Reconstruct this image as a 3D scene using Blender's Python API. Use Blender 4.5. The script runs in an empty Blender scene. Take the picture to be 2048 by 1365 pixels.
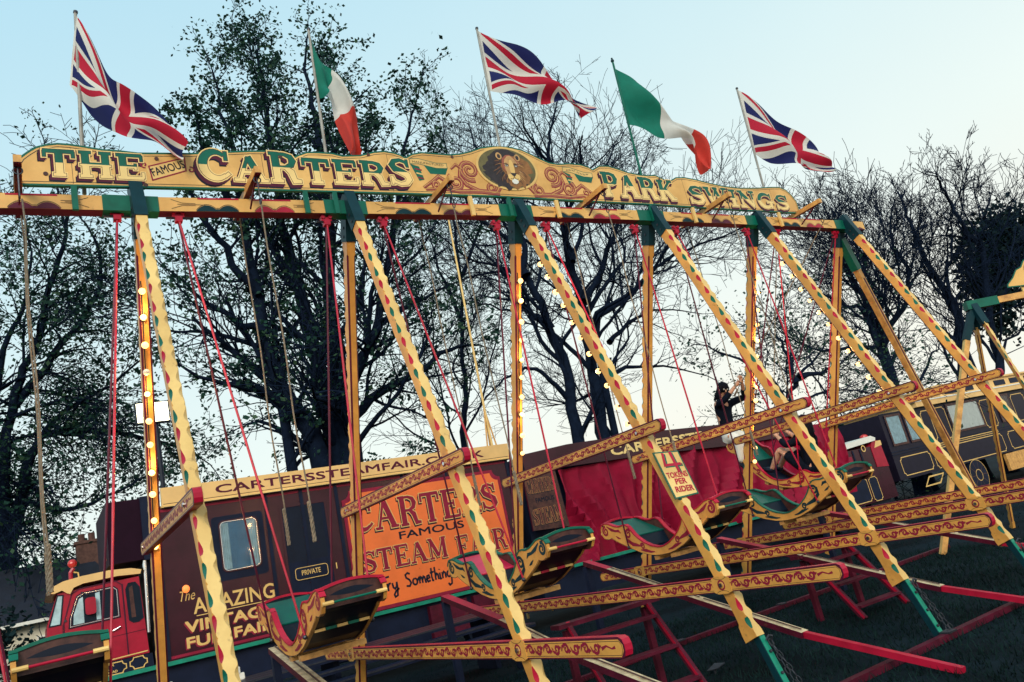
import bpy, bmesh, math, random
from mathutils import Vector, Matrix
R = math.radians
sc = bpy.context.scene
COL = sc.collection

# ------------------------------------------------------------------ camera
cam_d = bpy.data.cameras.new("camera"); cam = bpy.data.objects.new("camera", cam_d); COL.objects.link(cam)
cam_d.sensor_width = 36.0; cam_d.lens = 1568.07/2048*36; cam_d.clip_end = 2000; cam_d.clip_start = 0.05
CAMLOC = Vector((0.915, -6.574, 1.63))
cam.matrix_world = Matrix.Translation(CAMLOC) @ (Matrix.Rotation(-0.5878,4,'Z') @ Matrix.Rotation(1.8229,4,'X') @ Matrix.Rotation(-0.232,4,'Z'))
sc.camera = cam
# ------------------------------------------------------------------ world, sun, exposure
SUN_EL, SUN_AZ = R(26), R(212)          # azimuth clockwise from +Y
w = bpy.data.worlds.new("World"); sc.world = w; w.use_nodes = True
nt = w.node_tree; bg = nt.nodes['Background']
sky = nt.nodes.new('ShaderNodeTexSky'); sky.sky_type = 'NISHITA'; sky.sun_disc = False
sky.sun_elevation = SUN_EL; sky.sun_rotation = SUN_AZ; sky.air_density = 0.9; sky.dust_density = 4.0; sky.altitude = 50
# thin bright evening cloud veils the clear sky: paler towards the horizon and towards +X
geo = nt.nodes.new('ShaderNodeTexCoord'); dt = nt.nodes.new('ShaderNodeVectorMath'); dt.operation = 'DOT_PRODUCT'
dt.inputs[1].default_value = (-0.22, 0.06, 1.0); nt.links.new(geo.outputs['Generated'], dt.inputs[0])
vr = nt.nodes.new('ShaderNodeValToRGB'); nt.links.new(dt.outputs['Value'], vr.inputs['Fac'])
for e_, (p_, c_) in enumerate(((0.0,(.88,.88,.78)),(.16,(.80,.89,.84)),(.40,(.63,.82,.85)),(.72,(.43,.70,.83)))):
    el = vr.color_ramp.elements[e_] if e_ < 2 else vr.color_ramp.elements.new(p_)
    el.position = p_; el.color = (*c_, 1)
sm = nt.nodes.new('ShaderNodeMix'); sm.data_type = 'RGBA'; sm.blend_type = 'ADD'; sm.inputs[0].default_value = 0.012
cn = nt.nodes.new('ShaderNodeTexNoise'); cn.inputs['Scale'].default_value = 2.2; cn.inputs['Detail'].default_value = 5; nt.links.new(geo.outputs['Generated'], cn.inputs['Vector'])
cr_ = nt.nodes.new('ShaderNodeMapRange'); cr_.inputs['To Min'].default_value = .95; cr_.inputs['To Max'].default_value = 1.05; nt.links.new(cn.outputs['Fac'], cr_.inputs['Value'])
cm = nt.nodes.new('ShaderNodeVectorMath'); cm.operation = 'SCALE'; nt.links.new(vr.outputs['Color'], cm.inputs[0]); nt.links.new(cr_.outputs[0], cm.inputs['Scale'])
nt.links.new(cm.outputs[0], sm.inputs[6]); nt.links.new(sky.outputs[0], sm.inputs[7])
nt.links.new(sm.outputs[2], bg.inputs['Color']); bg.inputs['Strength'].default_value = 1.0
sd = bpy.data.lights.new("sun", 'SUN'); sd.energy = 2.0; sd.angle = R(25); sd.color = (1.0, 0.90, 0.76)
sun = bpy.data.objects.new("sun", sd); COL.objects.link(sun)
sdir = Vector((math.sin(SUN_AZ)*math.cos(SUN_EL), math.cos(SUN_AZ)*math.cos(SUN_EL), math.sin(SUN_EL)))
sun.rotation_euler = sdir.to_track_quat('Z','Y').to_euler(); sun.location = (0,-20,20)
sc.view_settings.view_transform = 'Standard'; sc.view_settings.look = 'None'
sc.view_settings.exposure = 0.08; sc.view_settings.gamma = 1.0

# ------------------------------------------------------------------ helpers
def V(*a): return Vector(a)
MATS = {}
def mat(name, col, rough=.5, var=.12, scale=6.0, metal=0.0, spec=.5, bump=0.0, coat=0.0, emit=0.0, transl=0.0, dirt=None, wear=0.0):
    if name in MATS: return MATS[name]
    m = bpy.data.materials.new(name); m.use_nodes = True; t = m.node_tree; b = t.nodes['Principled BSDF']
    b.inputs['Roughness'].default_value = rough; b.inputs['Metallic'].default_value = metal
    b.inputs['Specular IOR Level'].default_value = spec; b.inputs['Coat Weight'].default_value = coat
    b.inputs['Coat Roughness'].default_value = .12
    tc = t.nodes.new('ShaderNodeTexCoord'); nz = t.nodes.new('ShaderNodeTexNoise')
    nz.inputs['Scale'].default_value = scale; nz.inputs['Detail'].default_value = 6; nz.inputs['Roughness'].default_value = .65
    t.links.new(tc.outputs['Object'], nz.inputs['Vector'])
    cr = t.nodes.new('ShaderNodeValToRGB'); t.links.new(nz.outputs['Fac'], cr.inputs['Fac'])
    d = dirt or tuple(c*(1-var) for c in col); u = tuple(min(1,c*(1+var*.6)) for c in col)
    cr.color_ramp.elements[0].position = .3; cr.color_ramp.elements[0].color = (*d,1)
    cr.color_ramp.elements[1].position = .62; cr.color_ramp.elements[1].color = (*u,1)
    out = cr.outputs['Color']
    if wear:      # rubbed and chipped paint: bare dark wood in small patches, plus broad grime
        n3 = t.nodes.new('ShaderNodeTexNoise'); n3.inputs['Scale'].default_value = 13; n3.inputs['Detail'].default_value = 9; n3.inputs['Roughness'].default_value = .72
        t.links.new(tc.outputs['Object'], n3.inputs['Vector']); r3 = t.nodes.new('ShaderNodeValToRGB'); t.links.new(n3.outputs['Fac'], r3.inputs['Fac'])
        r3.color_ramp.elements[0].position = .60; r3.color_ramp.elements[0].color = (0,0,0,1); r3.color_ramp.elements[1].position = .70; r3.color_ramp.elements[1].color = (wear,wear,wear,1)
        m3 = t.nodes.new('ShaderNodeMix'); m3.data_type = 'RGBA'; t.links.new(r3.outputs['Color'], m3.inputs[0]); t.links.new(out, m3.inputs[6]); m3.inputs[7].default_value = (.16,.085,.04,1)
        n4 = t.nodes.new('ShaderNodeTexNoise'); n4.inputs['Scale'].default_value = 1.1; n4.inputs['Detail'].default_value = 7
        t.links.new(tc.outputs['Object'], n4.inputs['Vector']); r4 = t.nodes.new('ShaderNodeValToRGB'); t.links.new(n4.outputs['Fac'], r4.inputs['Fac'])
        r4.color_ramp.elements[0].position = .35; r4.color_ramp.elements[0].color = (.80,.74,.66,1); r4.color_ramp.elements[1].position = .6; r4.color_ramp.elements[1].color = (1,1,1,1)
        m4 = t.nodes.new('ShaderNodeMix'); m4.data_type = 'RGBA'; m4.blend_type = 'MULTIPLY'; m4.inputs[0].default_value = 1; t.links.new(m3.outputs[2], m4.inputs[6]); t.links.new(r4.outputs['Color'], m4.inputs[7]); out = m4.outputs[2]
    t.links.new(out, b.inputs['Base Color'])
    if bump:
        bp = t.nodes.new('ShaderNodeBump'); bp.inputs['Strength'].default_value = bump; bp.inputs['Distance'].default_value = .01
        n2 = t.nodes.new('ShaderNodeTexNoise'); n2.inputs['Scale'].default_value = scale*8; n2.inputs['Detail'].default_value = 4
        t.links.new(tc.outputs['Object'], n2.inputs['Vector']); t.links.new(n2.outputs['Fac'], bp.inputs['Height'])
        t.links.new(bp.outputs['Normal'], b.inputs['Normal'])
    if emit:
        b.inputs['Emission Color'].default_value = (*col,1); b.inputs['Emission Strength'].default_value = emit
    if transl:
        tr = t.nodes.new('ShaderNodeBsdfTranslucent'); mx = t.nodes.new('ShaderNodeMixShader'); mx.inputs[0].default_value = transl
        t.links.new(cr.outputs['Color'], tr.inputs['Color'])
        t.links.new(b.outputs[0], mx.inputs[1]); t.links.new(tr.outputs[0], mx.inputs[2])
        t.links.new(mx.outputs[0], t.nodes['Material Output'].inputs['Surface'])
    MATS[name] = m; return m

mat('cream', (.80,.47,.145), .42, .16, 3.0, dirt=(.68,.38,.10), bump=.05, wear=.35)
mat('pale', (.84,.58,.21), .45, .16, 3.0, dirt=(.74,.47,.15), bump=.06, wear=.45)
mat('tan', (.76,.385,.082), .42, .18, 4.0, dirt=(.60,.28,.06), bump=.05, wear=.5)
mat('red', (.43,.007,.036), .42, .25, 5.0, spec=.3)
mat('maroon', (.085,.006,.026), .42, .25, 5.0, spec=.25)
mat('oldred', (.080,.005,.020), .55, .4, 6.0, bump=.1, spec=.2, wear=.5)
mat('green', (.0,.115,.075), .42, .25, 5.0, spec=.3)
mat('steelgreen', (.0,.22,.14), .4, .3, 6.0, bump=.08)
mat('dkgreen', (.002,.030,.042), .45, .2, 5.0, spec=.2)
mat('navy', (.011,.009,.022), .4, .25, 5.0, spec=.2)
mat('black', (.005,.010,.024), .45, .2, spec=.2)
mat('iron', (.05,.055,.07), .45, .3, 20, metal=.7)
mat('chrome', (.6,.62,.65), .15, .1, 5, metal=1.0)
mat('rope', (.20,.165,.12), .9, .4, 40, bump=.3)
mat('wornwood', (.52,.43,.27), .7, .45, 9.0, dirt=(.25,.19,.12), bump=.25)
mat('brownwood', (.075,.030,.024), .4, .5, 9.0, dirt=(.025,.010,.014), spec=.3)
mat('armwood', (.62,.33,.09), .55, .4, 8.0, dirt=(.38,.17,.05), bump=.1)
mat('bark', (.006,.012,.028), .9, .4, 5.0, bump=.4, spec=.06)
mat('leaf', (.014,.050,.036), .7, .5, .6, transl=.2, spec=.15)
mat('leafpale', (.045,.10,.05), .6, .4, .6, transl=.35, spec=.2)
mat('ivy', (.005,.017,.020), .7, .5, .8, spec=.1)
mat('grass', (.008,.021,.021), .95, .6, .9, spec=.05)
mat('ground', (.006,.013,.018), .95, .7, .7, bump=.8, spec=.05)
mat('lutonmaroon', (.016,.004,.013), .6, .25, 2.5, spec=.08)
mat('truckmaroon', (.040,.007,.015), .2, .25, 2.5, spec=.32)
mat('truckdark', (.007,.012,.032), .45, .3, 3.0, spec=.15)
mat('letteryellow', (.88,.63,.24), .42, .1, 4.0)
mat('fascia', (.80,.50,.19), .45, .12, 2.0)
mat('orange', (.86,.165,.030), .4, .12, 2.0, coat=.1)
mat('signred', (.26,.010,.038), .45, .2, 4.0, spec=.25)
mat('gold', (.74,.47,.15), .45, .12, 6.0)
mat('curtainred', (.27,.005,.032), .6, .3, 1.5, spec=.15)
mat('white', (.78,.77,.70), .6, .1, 6.0)
mat('whitewall', (.62,.58,.46), .8, .15, 3.0)
mat('rooftile', (.005,.009,.022), .85, .3, 3.0, bump=.3)
mat('brick', (.10,.045,.035), .85, .4, 8.0, bump=.3)
mat('cabred', (.36,.007,.030), .3, .2, 4.0, spec=.35)
mat('paleblue', (.42,.58,.62), .8, .25, 8.0)
mat('skin', (.55,.30,.20), .55, .1, 8.0)
mat('hair', (.004,.005,.010), .7, .3, 30, spec=.1)
mat('blackcloth', (.004,.007,.016), .9, .3, 20, spec=.1)
mat('cloth_green', (.0,.19,.13), .8, .12, 8, transl=.25)
mat('cloth_white', (.78,.77,.72), .8, .08, 8, transl=.35)
mat('cloth_orange', (.62,.045,.03), .8, .12, 8, transl=.25)
mat('vinylgreen', (.0,.085,.064), .4, .2, 3.0, spec=.3)
mat('vinylred', (.50,.012,.06), .35, .2, 3.0)
mat('vinyldark', (.003,.010,.022), .45, .2, 3.0, spec=.2)
mat('poleg', (.30,.29,.26), .5, .3, 10)
mat('leaf_painted', (.33,.085,.05), .5, .2, 5)
mat('liondark', (.022,.014,.018), .6, .5, 14)
mat('lionmid', (.26,.11,.030), .6, .4, 14)
mat('lionlight', (.55,.31,.12), .6, .3, 12)
mat('lionbg', (.12,.10,.035), .6, .6, 5)
mat('bulb', (1.0,.56,.19), .3, .0, emit=2.6)
mat('deadbulb', (.75,.68,.55), .2, .05)
mat('flood', (1.0,.92,.60), .3, .0, emit=6.0)
mat('amber', (1.0,.22,.05), .3, .0, emit=1.2)
mat('redlamp', (.55,.03,.03), .3, .1)
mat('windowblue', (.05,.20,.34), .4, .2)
mat('bottleblue', (.05,.22,.45), .3, .1)
def glassmat(name, tint, mixv, rough=.05):
    m = bpy.data.materials.new(name); m.use_nodes = True; t = m.node_tree
    for n in list(t.nodes):
        if n.type != 'OUTPUT_MATERIAL': t.nodes.remove(n)
    g = t.nodes.new('ShaderNodeBsdfGlossy'); g.inputs['Roughness'].default_value = rough
    tr = t.nodes.new('ShaderNodeBsdfTransparent'); tr.inputs['Color'].default_value = (*tint,1)
    mx = t.nodes.new('ShaderNodeMixShader'); fr = t.nodes.new('ShaderNodeFresnel'); fr.inputs[0].default_value = 1.45
    ad = t.nodes.new('ShaderNodeMath'); ad.operation = 'ADD'; ad.inputs[1].default_value = mixv
    t.links.new(fr.outputs[0], ad.inputs[0]); t.links.new(ad.outputs[0], mx.inputs[0])
    t.links.new(tr.outputs[0], mx.inputs[1]); t.links.new(g.outputs[0], mx.inputs[2])
    t.links.new(mx.outputs[0], t.nodes['Material Output'].inputs['Surface']); MATS[name] = m
glassmat('glass', (.80,.87,.92), .012)
glassmat('clearplastic', (.85,.9,.95), .08)
def jackmat():
    m = bpy.data.materials.new('union_cloth'); m.use_nodes = True; t = m.node_tree; b = t.nodes['Principled BSDF']; L = t.links.new
    b.inputs['Roughness'].default_value = .85
    def M(op, a, c=None):
        n = t.nodes.new('ShaderNodeMath'); n.operation = op
        for i, x in ((0,a),(1,c)):
            if x is None: continue
            if isinstance(x,(int,float)): n.inputs[i].default_value = x
            else: L(x, n.inputs[i])
        return n.outputs[0]
    uv = t.nodes.new('ShaderNodeUVMap'); sp = t.nodes.new('ShaderNodeSeparateXYZ'); L(uv.outputs[0], sp.inputs[0])
    sx = M('SUBTRACT', M('MULTIPLY', sp.outputs[0], 60), 30); sy = M('SUBTRACT', M('MULTIPLY', sp.outputs[1], 30), 15)
    x = M('ABSOLUTE', sx); y = M('ABSOLUTE', sy)
    d = M('MULTIPLY', M('SUBTRACT', y, M('MULTIPLY', x, .5)), .894)
    dd = M('ABSOLUTE', d)
    # red saltire lies to one side of the white diagonal, swapped from quarter to quarter
    q = M('SIGN', M('MULTIPLY', sx, sy)); off = M('MULTIPLY', M('ADD', d, M('MULTIPLY', q, 1.0)), 1)
    wd = M('LESS_THAN', dd, 3.0); rd = M('LESS_THAN', M('ABSOLUTE', off), 1.0)
    mn = M('MINIMUM', x, y); wc = M('LESS_THAN', mn, 5.0); rc = M('LESS_THAN', mn, 3.0)
    def mix(f, a, c):
        n = t.nodes.new('ShaderNodeMix'); n.data_type = 'RGBA'; L(f, n.inputs[0])
        for i, x_ in ((6,a),(7,c)):
            if isinstance(x_, tuple): n.inputs[i].default_value = (*x_,1)
            else: L(x_, n.inputs[i])
        return n.outputs[2]
    W_, R_, B_ = (.74,.72,.66), (.50,.006,.035), (.006,.012,.11)
    c = mix(wd, B_, W_); c = mix(rd, c, R_); c = mix(wc, c, W_); c = mix(rc, c, R_); c = mix(M('LESS_THAN', sp.outputs[0], .028), c, W_)
    L(c, b.inputs['Base Color'])
    tr = t.nodes.new('ShaderNodeBsdfTranslucent'); L(c, tr.inputs['Color']); mx = t.nodes.new('ShaderNodeMixShader'); mx.inputs[0].default_value = .22
    L(b.outputs[0], mx.inputs[1]); L(tr.outputs[0], mx.inputs[2]); L(mx.outputs[0], t.nodes['Material Output'].inputs['Surface'])
    MATS['union_cloth'] = m
jackmat()

class Frame:                       # a flat working plane: 2-D drawings are laid on it
    def __init__(s, o, u, v):
        s.o = Vector(o); s.u = Vector(u).normalized(); s.v = Vector(v).normalized(); s.n = s.u.cross(s.v)
    def p(s, a, b, c=0.0): return s.o + s.u*a + s.v*b + s.n*c
class MB:
    def __init__(s): s.v=[]; s.f=[]; s.m=[]; s.ms=[]; s.uv=None
    def mi(s, name):
        if name not in s.ms: s.ms.append(name)
        return s.ms.index(name)
    def poly(s, pts, m):
        k = len(s.v); s.v += [Vector(p) for p in pts]; s.f.append(list(range(k,k+len(pts)))); s.m.append(s.mi(m))
    def box(s, a, b, m, top=None):
        x0,y0,z0 = a; x1,y1,z1 = b; k = len(s.v)
        s.v += [V(x,y,z) for z in (z0,z1) for y in (y0,y1) for x in (x0,x1)]
        for i, q in enumerate(((0,2,3,1),(4,5,7,6),(0,1,5,4),(2,6,7,3),(0,4,6,2),(1,3,7,5))):
            s.f.append([k+j for j in q]); s.m.append(s.mi(top if (top and i==1) else m))
    def bar(s, p0, p1, w, h, m, up=(0,0,1), mtop=None):   # box along a segment
        p0=Vector(p0); p1=Vector(p1); d=(p1-p0).normalized(); up=Vector(up)
        sx=d.cross(up)
        if sx.length<1e-4: sx=d.cross(V(1,0,0))
        sx.normalize(); uu=sx.cross(d).normalized(); k=len(s.v)
        for p in (p0,p1):
            for a,b in ((-1,-1),(1,-1),(1,1),(-1,1)): s.v.append(p+sx*a*w/2+uu*b*h/2)
        for i,q in enumerate(((0,1,2,3),(7,6,5,4),(0,4,5,1),(1,5,6,2),(2,6,7,3),(3,7,4,0))):
            s.f.append([k+j for j in q]); s.m.append(s.mi(mtop if (mtop and i==4) else m))
    def tube(s, pts, r, m, n=8, cap=True):
        pts=[Vector(p) for p in pts]; N=len(pts); rs=r if isinstance(r,(list,tuple)) else [r]*N
        t0=(pts[1]-pts[0]).normalized(); a=t0.orthogonal().normalized(); k=len(s.v); mi=s.mi(m)
        for i,p in enumerate(pts):
            t=(pts[min(i+1,N-1)]-pts[max(i-1,0)]).normalized(); a=(a-t*a.dot(t))
            a = a.normalized() if a.length>1e-6 else t.orthogonal().normalized()
            b=t.cross(a)
            for j in range(n):
                an=2*math.pi*j/n; s.v.append(p+(a*math.cos(an)+b*math.sin(an))*rs[i])
        for i in range(N-1):
            for j in range(n):
                s.f.append([k+i*n+j,k+i*n+(j+1)%n,k+(i+1)*n+(j+1)%n,k+(i+1)*n+j]); s.m.append(mi)
        if cap:
            s.f.append([k+j for j in range(n)][::-1]); s.m.append(mi)
            s.f.append([k+(N-1)*n+j for j in range(n)]); s.m.append(mi)
    def ball(s, c, r, m, nu=12, nv=8):
        c=Vector(c); rr=r if isinstance(r,(tuple,list)) else (r,r,r); k=len(s.v); mi=s.mi(m)
        for i in range(nv+1):
            th=math.pi*i/nv
            for j in range(nu):
                ph=2*math.pi*j/nu; s.v.append(c+V(rr[0]*math.sin(th)*math.cos(ph),rr[1]*math.sin(th)*math.sin(ph),rr[2]*math.cos(th)))
        for i in range(nv):
            for j in range(nu):
                s.f.append([k+i*nu+j,k+(i+1)*nu+j,k+(i+1)*nu+(j+1)%nu,k+i*nu+(j+1)%nu]); s.m.append(mi)
    def prism(s, fr, pts, d0, d1, m, mside=None, mback=None):   # 2-D outline given thickness
        k=len(s.v); n=len(pts)
        s.v += [fr.p(a,b,d1) for a,b in pts]+[fr.p(a,b,d0) for a,b in pts]
        ar=sum(pts[i][0]*pts[(i+1)%n][1]-pts[(i+1)%n][0]*pts[i][1] for i in range(n))
        fw=list(range(k,k+n)); bk=list(range(k+n,k+2*n))
        if ar<0: fw.reverse()
        else: bk.reverse()
        s.f.append(fw); s.m.append(s.mi(m)); s.f.append(bk); s.m.append(s.mi(mback or mside or m))
        for i in range(n):
            j=(i+1)%n; q=[k+i,k+n+i,k+n+j,k+j]
            if ar<0: q.reverse()
            s.f.append(q); s.m.append(s.mi(mside or m))
    def flat(s, fr, pts, d, m):                                  # painted shape lying on a surface
        n=len(pts); ar=sum(pts[i][0]*pts[(i+1)%n][1]-pts[(i+1)%n][0]*pts[i][1] for i in range(n))
        q=[fr.p(a,b,d) for a,b in pts]
        s.poly(q if ar>0 else q[::-1], m)
    def ribbon(s, fr, pts, w, d, m, grow=0.0, clip=None, closed=False):
        pts=list(pts)
        if closed: pts=pts+[pts[0]]
        N=len(pts); ws=w if isinstance(w,(list,tuple)) else [w]*N; L=[];Rr=[]
        P=[Vector(p) for p in pts]
        if grow and not closed:
            P[0]=P[0]-(P[1]-P[0]).normalized()*grow; P[-1]=P[-1]+(P[-1]-P[-2]).normalized()*grow
        for i in range(N):
            if closed and i in (0,N-1): a=(P[1]-P[0]).normalized(); b=(P[-1]-P[-2]).normalized()
            else: a=(P[min(i+1,N-1)]-P[max(i,0)] if i<N-1 else P[i]-P[i-1]).normalized(); b=(P[i]-P[i-1]).normalized() if i>0 else a
            t=(a+b)
            t=t.normalized() if t.length>1e-6 else a
            nn=Vector((-t.y,t.x)); cs=max(.5,nn.dot(Vector((-a.y,a.x))))
            h=(ws[i]/2+grow)/cs; L.append(P[i]+nn*h); Rr.append(P[i]-nn*h)
        for i in range(N-1):
            q=[L[i],Rr[i],Rr[i+1],L[i+1]]
            if clip is not None: q=clip_half(q,*clip)
            if len(q)>2: s.flat(fr,[(p.x,p.y) for p in q],d,m)
    def build(s, name, parent=None, smooth=False, off=None):
        me=bpy.data.meshes.new(name)
        vs=[tuple(v-Vector(off)) for v in s.v] if off else [tuple(v) for v in s.v]
        me.from_pydata(vs,[],s.f)
        for n in s.ms: me.materials.append(MATS[n])
        me.polygons.foreach_set('material_index', s.m)
        if smooth: me.polygons.foreach_set('use_smooth',[True]*len(s.f))
        me.update(); o=bpy.data.objects.new(name,me); COL.objects.link(o)
        if parent is not None: o.parent=parent
        return o
def clip_half(q, level, keep_above):
    out=[]; n=len(q)
    for i in range(n):
        a,b=q[i],q[(i+1)%n]; ia=(a.y>=level)==keep_above; ib=(b.y>=level)==keep_above
        if ia: out.append(a)
        if ia!=ib and abs(b.y-a.y)>1e-9:
            t=(level-a.y)/(b.y-a.y); out.append(a+(b-a)*t)
    return out
def tag(o, label, cat, group=None, kind=None):
    o['label']=label; o['category']=cat
    if group: o['group']=group
    if kind: o['kind']=kind
    return o
def thing(name, loc, label, cat, group=None, rot=None):
    o=bpy.data.objects.new(name,None); o.empty_display_size=.2; COL.objects.link(o); o.location=loc
    if rot: o.rotation_euler=rot
    return tag(o,label,cat,group)
def dup(o, parent=None, loc=None):
    c=o.copy(); COL.objects.link(c)
    if parent is not None: c.parent=parent
    if loc is not None: c.location=loc
    for ch in [x for x in bpy.data.objects if x.parent==o]: dup(ch,c)
    return c
def structure(o): o['kind']='structure'; return o
def lin(a,b,t): return a+(b-a)*t
def interp(tab, x):
    for i in range(len(tab)-1):
        if x<=tab[i+1][0] or i==len(tab)-2:
            (a,b),(c,d)=tab[i],tab[i+1]; return b+(d-b)*(x-a)/(c-a)
def spiral(cx,cy,r0,r1,a0,turns,n=None):
    n=n or int(abs(turns)*16)+3
    return [(cx+lin(r0,r1,i/(n-1))*math.cos(a0+turns*2*math.pi*i/(n-1)), cy+lin(r0,r1,i/(n-1))*math.sin(a0+turns*2*math.pi*i/(n-1))) for i in range(n)]
def arc(cx,cy,rx,ry,a0,a1,n=14):
    return [(cx+rx*math.cos(R(lin(a0,a1,i/(n-1)))), cy+ry*math.sin(R(lin(a0,a1,i/(n-1))))) for i in range(n)]
def text(mb, fr, s, x, y, h, m, d=.002, width=None, bold=.0, shear=0.0, space=1.0, align='L'):
    cu=bpy.data.curves.new('t','FONT'); cu.body=s; cu.offset=0.0; cu.shear=shear; cu.space_character=space; cu.resolution_u=3
    ob=bpy.data.objects.new('t',cu); COL.objects.link(ob)
    me=bpy.data.meshes.new_from_object(ob)
    xs=[v.co.x for v in me.vertices]; ys=[v.co.y for v in me.vertices]
    x0,x1=min(xs),max(xs); cap=.73
    sy=h/cap; sx=(width/(x1-x0)) if width else sy
    ox = x - (sx*(x1-x0)/2 if align=='C' else 0)
    mi=mb.mi(m); bo=bold*1.1*min(sx,sy)
    for q,(bx,by) in enumerate(((0,0),(-1,-1),(1,1),(-1,1),(1,-1)) if bold else ((0,0),)):   # heavier weight: the stroke laid five times
        k=len(mb.v); mb.v += [fr.p(ox+(v.co.x-x0)*sx+bx*bo, y+v.co.y*sy+by*bo, d+q*.00005) for v in me.vertices]
        for p in me.polygons: mb.f.append([k+i for i in p.vertices]); mb.m.append(mi)
    bpy.data.objects.remove(ob); bpy.data.meshes.remove(me); bpy.data.curves.remove(cu)

# fairground block letters, drawn as strokes in a box 1 high: (width, [(points, stroke widths)])
def serif(x,y,r=.17,w=.11): return ([(x-r,y),(x+r,y)],w)
def stem(x,w=.22,y0=.05,y1=.95): return [([(x,y0),(x,y1)],w),([(x-.16,.47),(x+.16,.47)],.085),serif(x,y0),serif(x,y1)]
def GL():
    g={}
    g['T']=(.92,[([(.46,.05),(.46,.93)],.22),serif(.46,.05),([(.04,.93),(.88,.93)],.14),([(.07,.93),(.07,.70)],.10),([(.85,.93),(.85,.70)],.10)])
    g['H']=(1.0,stem(.22)+stem(.78)+[([(.22,.5),(.78,.5)],.12)])
    g['I']=(.46,stem(.23))
    g['E']=(.88,[([(.24,.05),(.24,.95)],.22),([(.06,.94),(.80,.94)],.12),([(.06,.06),(.82,.06)],.12),([(.24,.5),(.60,.5)],.11),([(.79,.95),(.79,.72)],.09),([(.81,.05),(.81,.28)],.09),([(.6,.38),(.6,.62)],.08)])
    g['F']=(.84,[([(.24,.05),(.24,.95)],.22),serif(.24,.05),([(.06,.94),(.80,.94)],.12),([(.24,.5),(.58,.5)],.11),([(.78,.95),(.78,.72)],.09),([(.58,.38),(.58,.62)],.08)])
    a=arc(.48,.5,.36,.42,48,312,20); g['C']=(.92,[(a,[.10+.14*math.sin(math.pi*i/19) for i in range(20)]),([(.78,.95),(.78,.66)],.10),([(.70,.14),(.84,.26)],.10)])
    g['G']=(.98,[(a,[.10+.14*math.sin(math.pi*i/19) for i in range(20)]),([(.78,.95),(.78,.66)],.10),([(.76,.05),(.76,.42)],.18),([(.55,.42),(.92,.42)],.10)])
    g['O']=(.96,[(arc(.48,.5,.35,.43,0,360,25),[.12+.1*abs(math.cos(2*math.pi*i/24)) for i in range(25)])])
    g['A']=(1.0,[([(.16,.05),(.46,.95)],.10),([(.46,.95),(.80,.05)],.22),([(.26,.36),(.66,.36)],.10),serif(.15,.05,.15),serif(.82,.05,.17)])
    bowl=[(.24,.94),(.52,.94),(.70,.87),(.76,.73),(.70,.58),(.52,.50),(.24,.50)]
    g['P']=(.88,[([(.24,.05),(.24,.95)],.22),serif(.24,.05),serif(.2,.95,.14),(bowl,[.1,.11,.16,.2,.16,.11,.1])])
    g['R']=(.98,[([(.24,.05),(.24,.95)],.22),serif(.24,.05),serif(.2,.95,.14),(bowl,[.1,.11,.16,.2,.16,.11,.1]),([(.52,.5),(.68,.36),(.76,.06),(.96,.06)],[.12,.20,.16,.10])])
    g['S']=(.82,[([(.72,.70),(.68,.86),(.48,.93),(.26,.88),(.17,.74),(.26,.60),(.48,.50),(.66,.40),(.71,.24),(.60,.10),(.38,.06),(.16,.14),(.11,.32)],[.08,.10,.11,.14,.19,.22,.23,.22,.19,.14,.11,.10,.08]),([(.73,.96),(.73,.68)],.08),([(.10,.04),(.10,.34)],.08)])
    g['K']=(.98,stem(.24)+[([(.76,.92),(.34,.46)],.10),([(.42,.56),(.78,.06)],.21),serif(.78,.95,.14),serif(.82,.05,.15)])
    g['W']=(1.22,[([(.14,.95),(.36,.05)],.19),([(.36,.05),(.60,.90)],.09),([(.60,.90),(.82,.05)],.19),([(.82,.05),(1.06,.95)],.09),serif(.14,.95,.14),serif(1.06,.95,.13),serif(.60,.95,.12)])
    g['N']=(1.02,[([(.20,.05),(.20,.95)],.11),([(.18,.93),(.80,.07)],.22),([(.80,.05),(.80,.95)],.11),serif(.20,.05,.14),serif(.16,.95,.13),serif(.80,.95,.14)])
    g['M']=(1.2,[([(.20,.05),(.20,.95)],.10),([(.20,.95),(.60,.12)],.20),([(.60,.12),(.98,.95)],.10),([(.98,.05),(.98,.95)],.21),serif(.20,.05,.14),serif(.98,.05,.16),serif(.18,.95,.12),serif(1.0,.95,.14)])
    g['U']=(1.0,[([(.22,.95),(.22,.35),(.30,.14),(.5,.07),(.70,.14),(.78,.35),(.78,.95)],[.22,.22,.18,.12,.11,.10,.10]),serif(.22,.95),serif(.78,.95,.14)])
    return g
GLY=GL()
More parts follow.
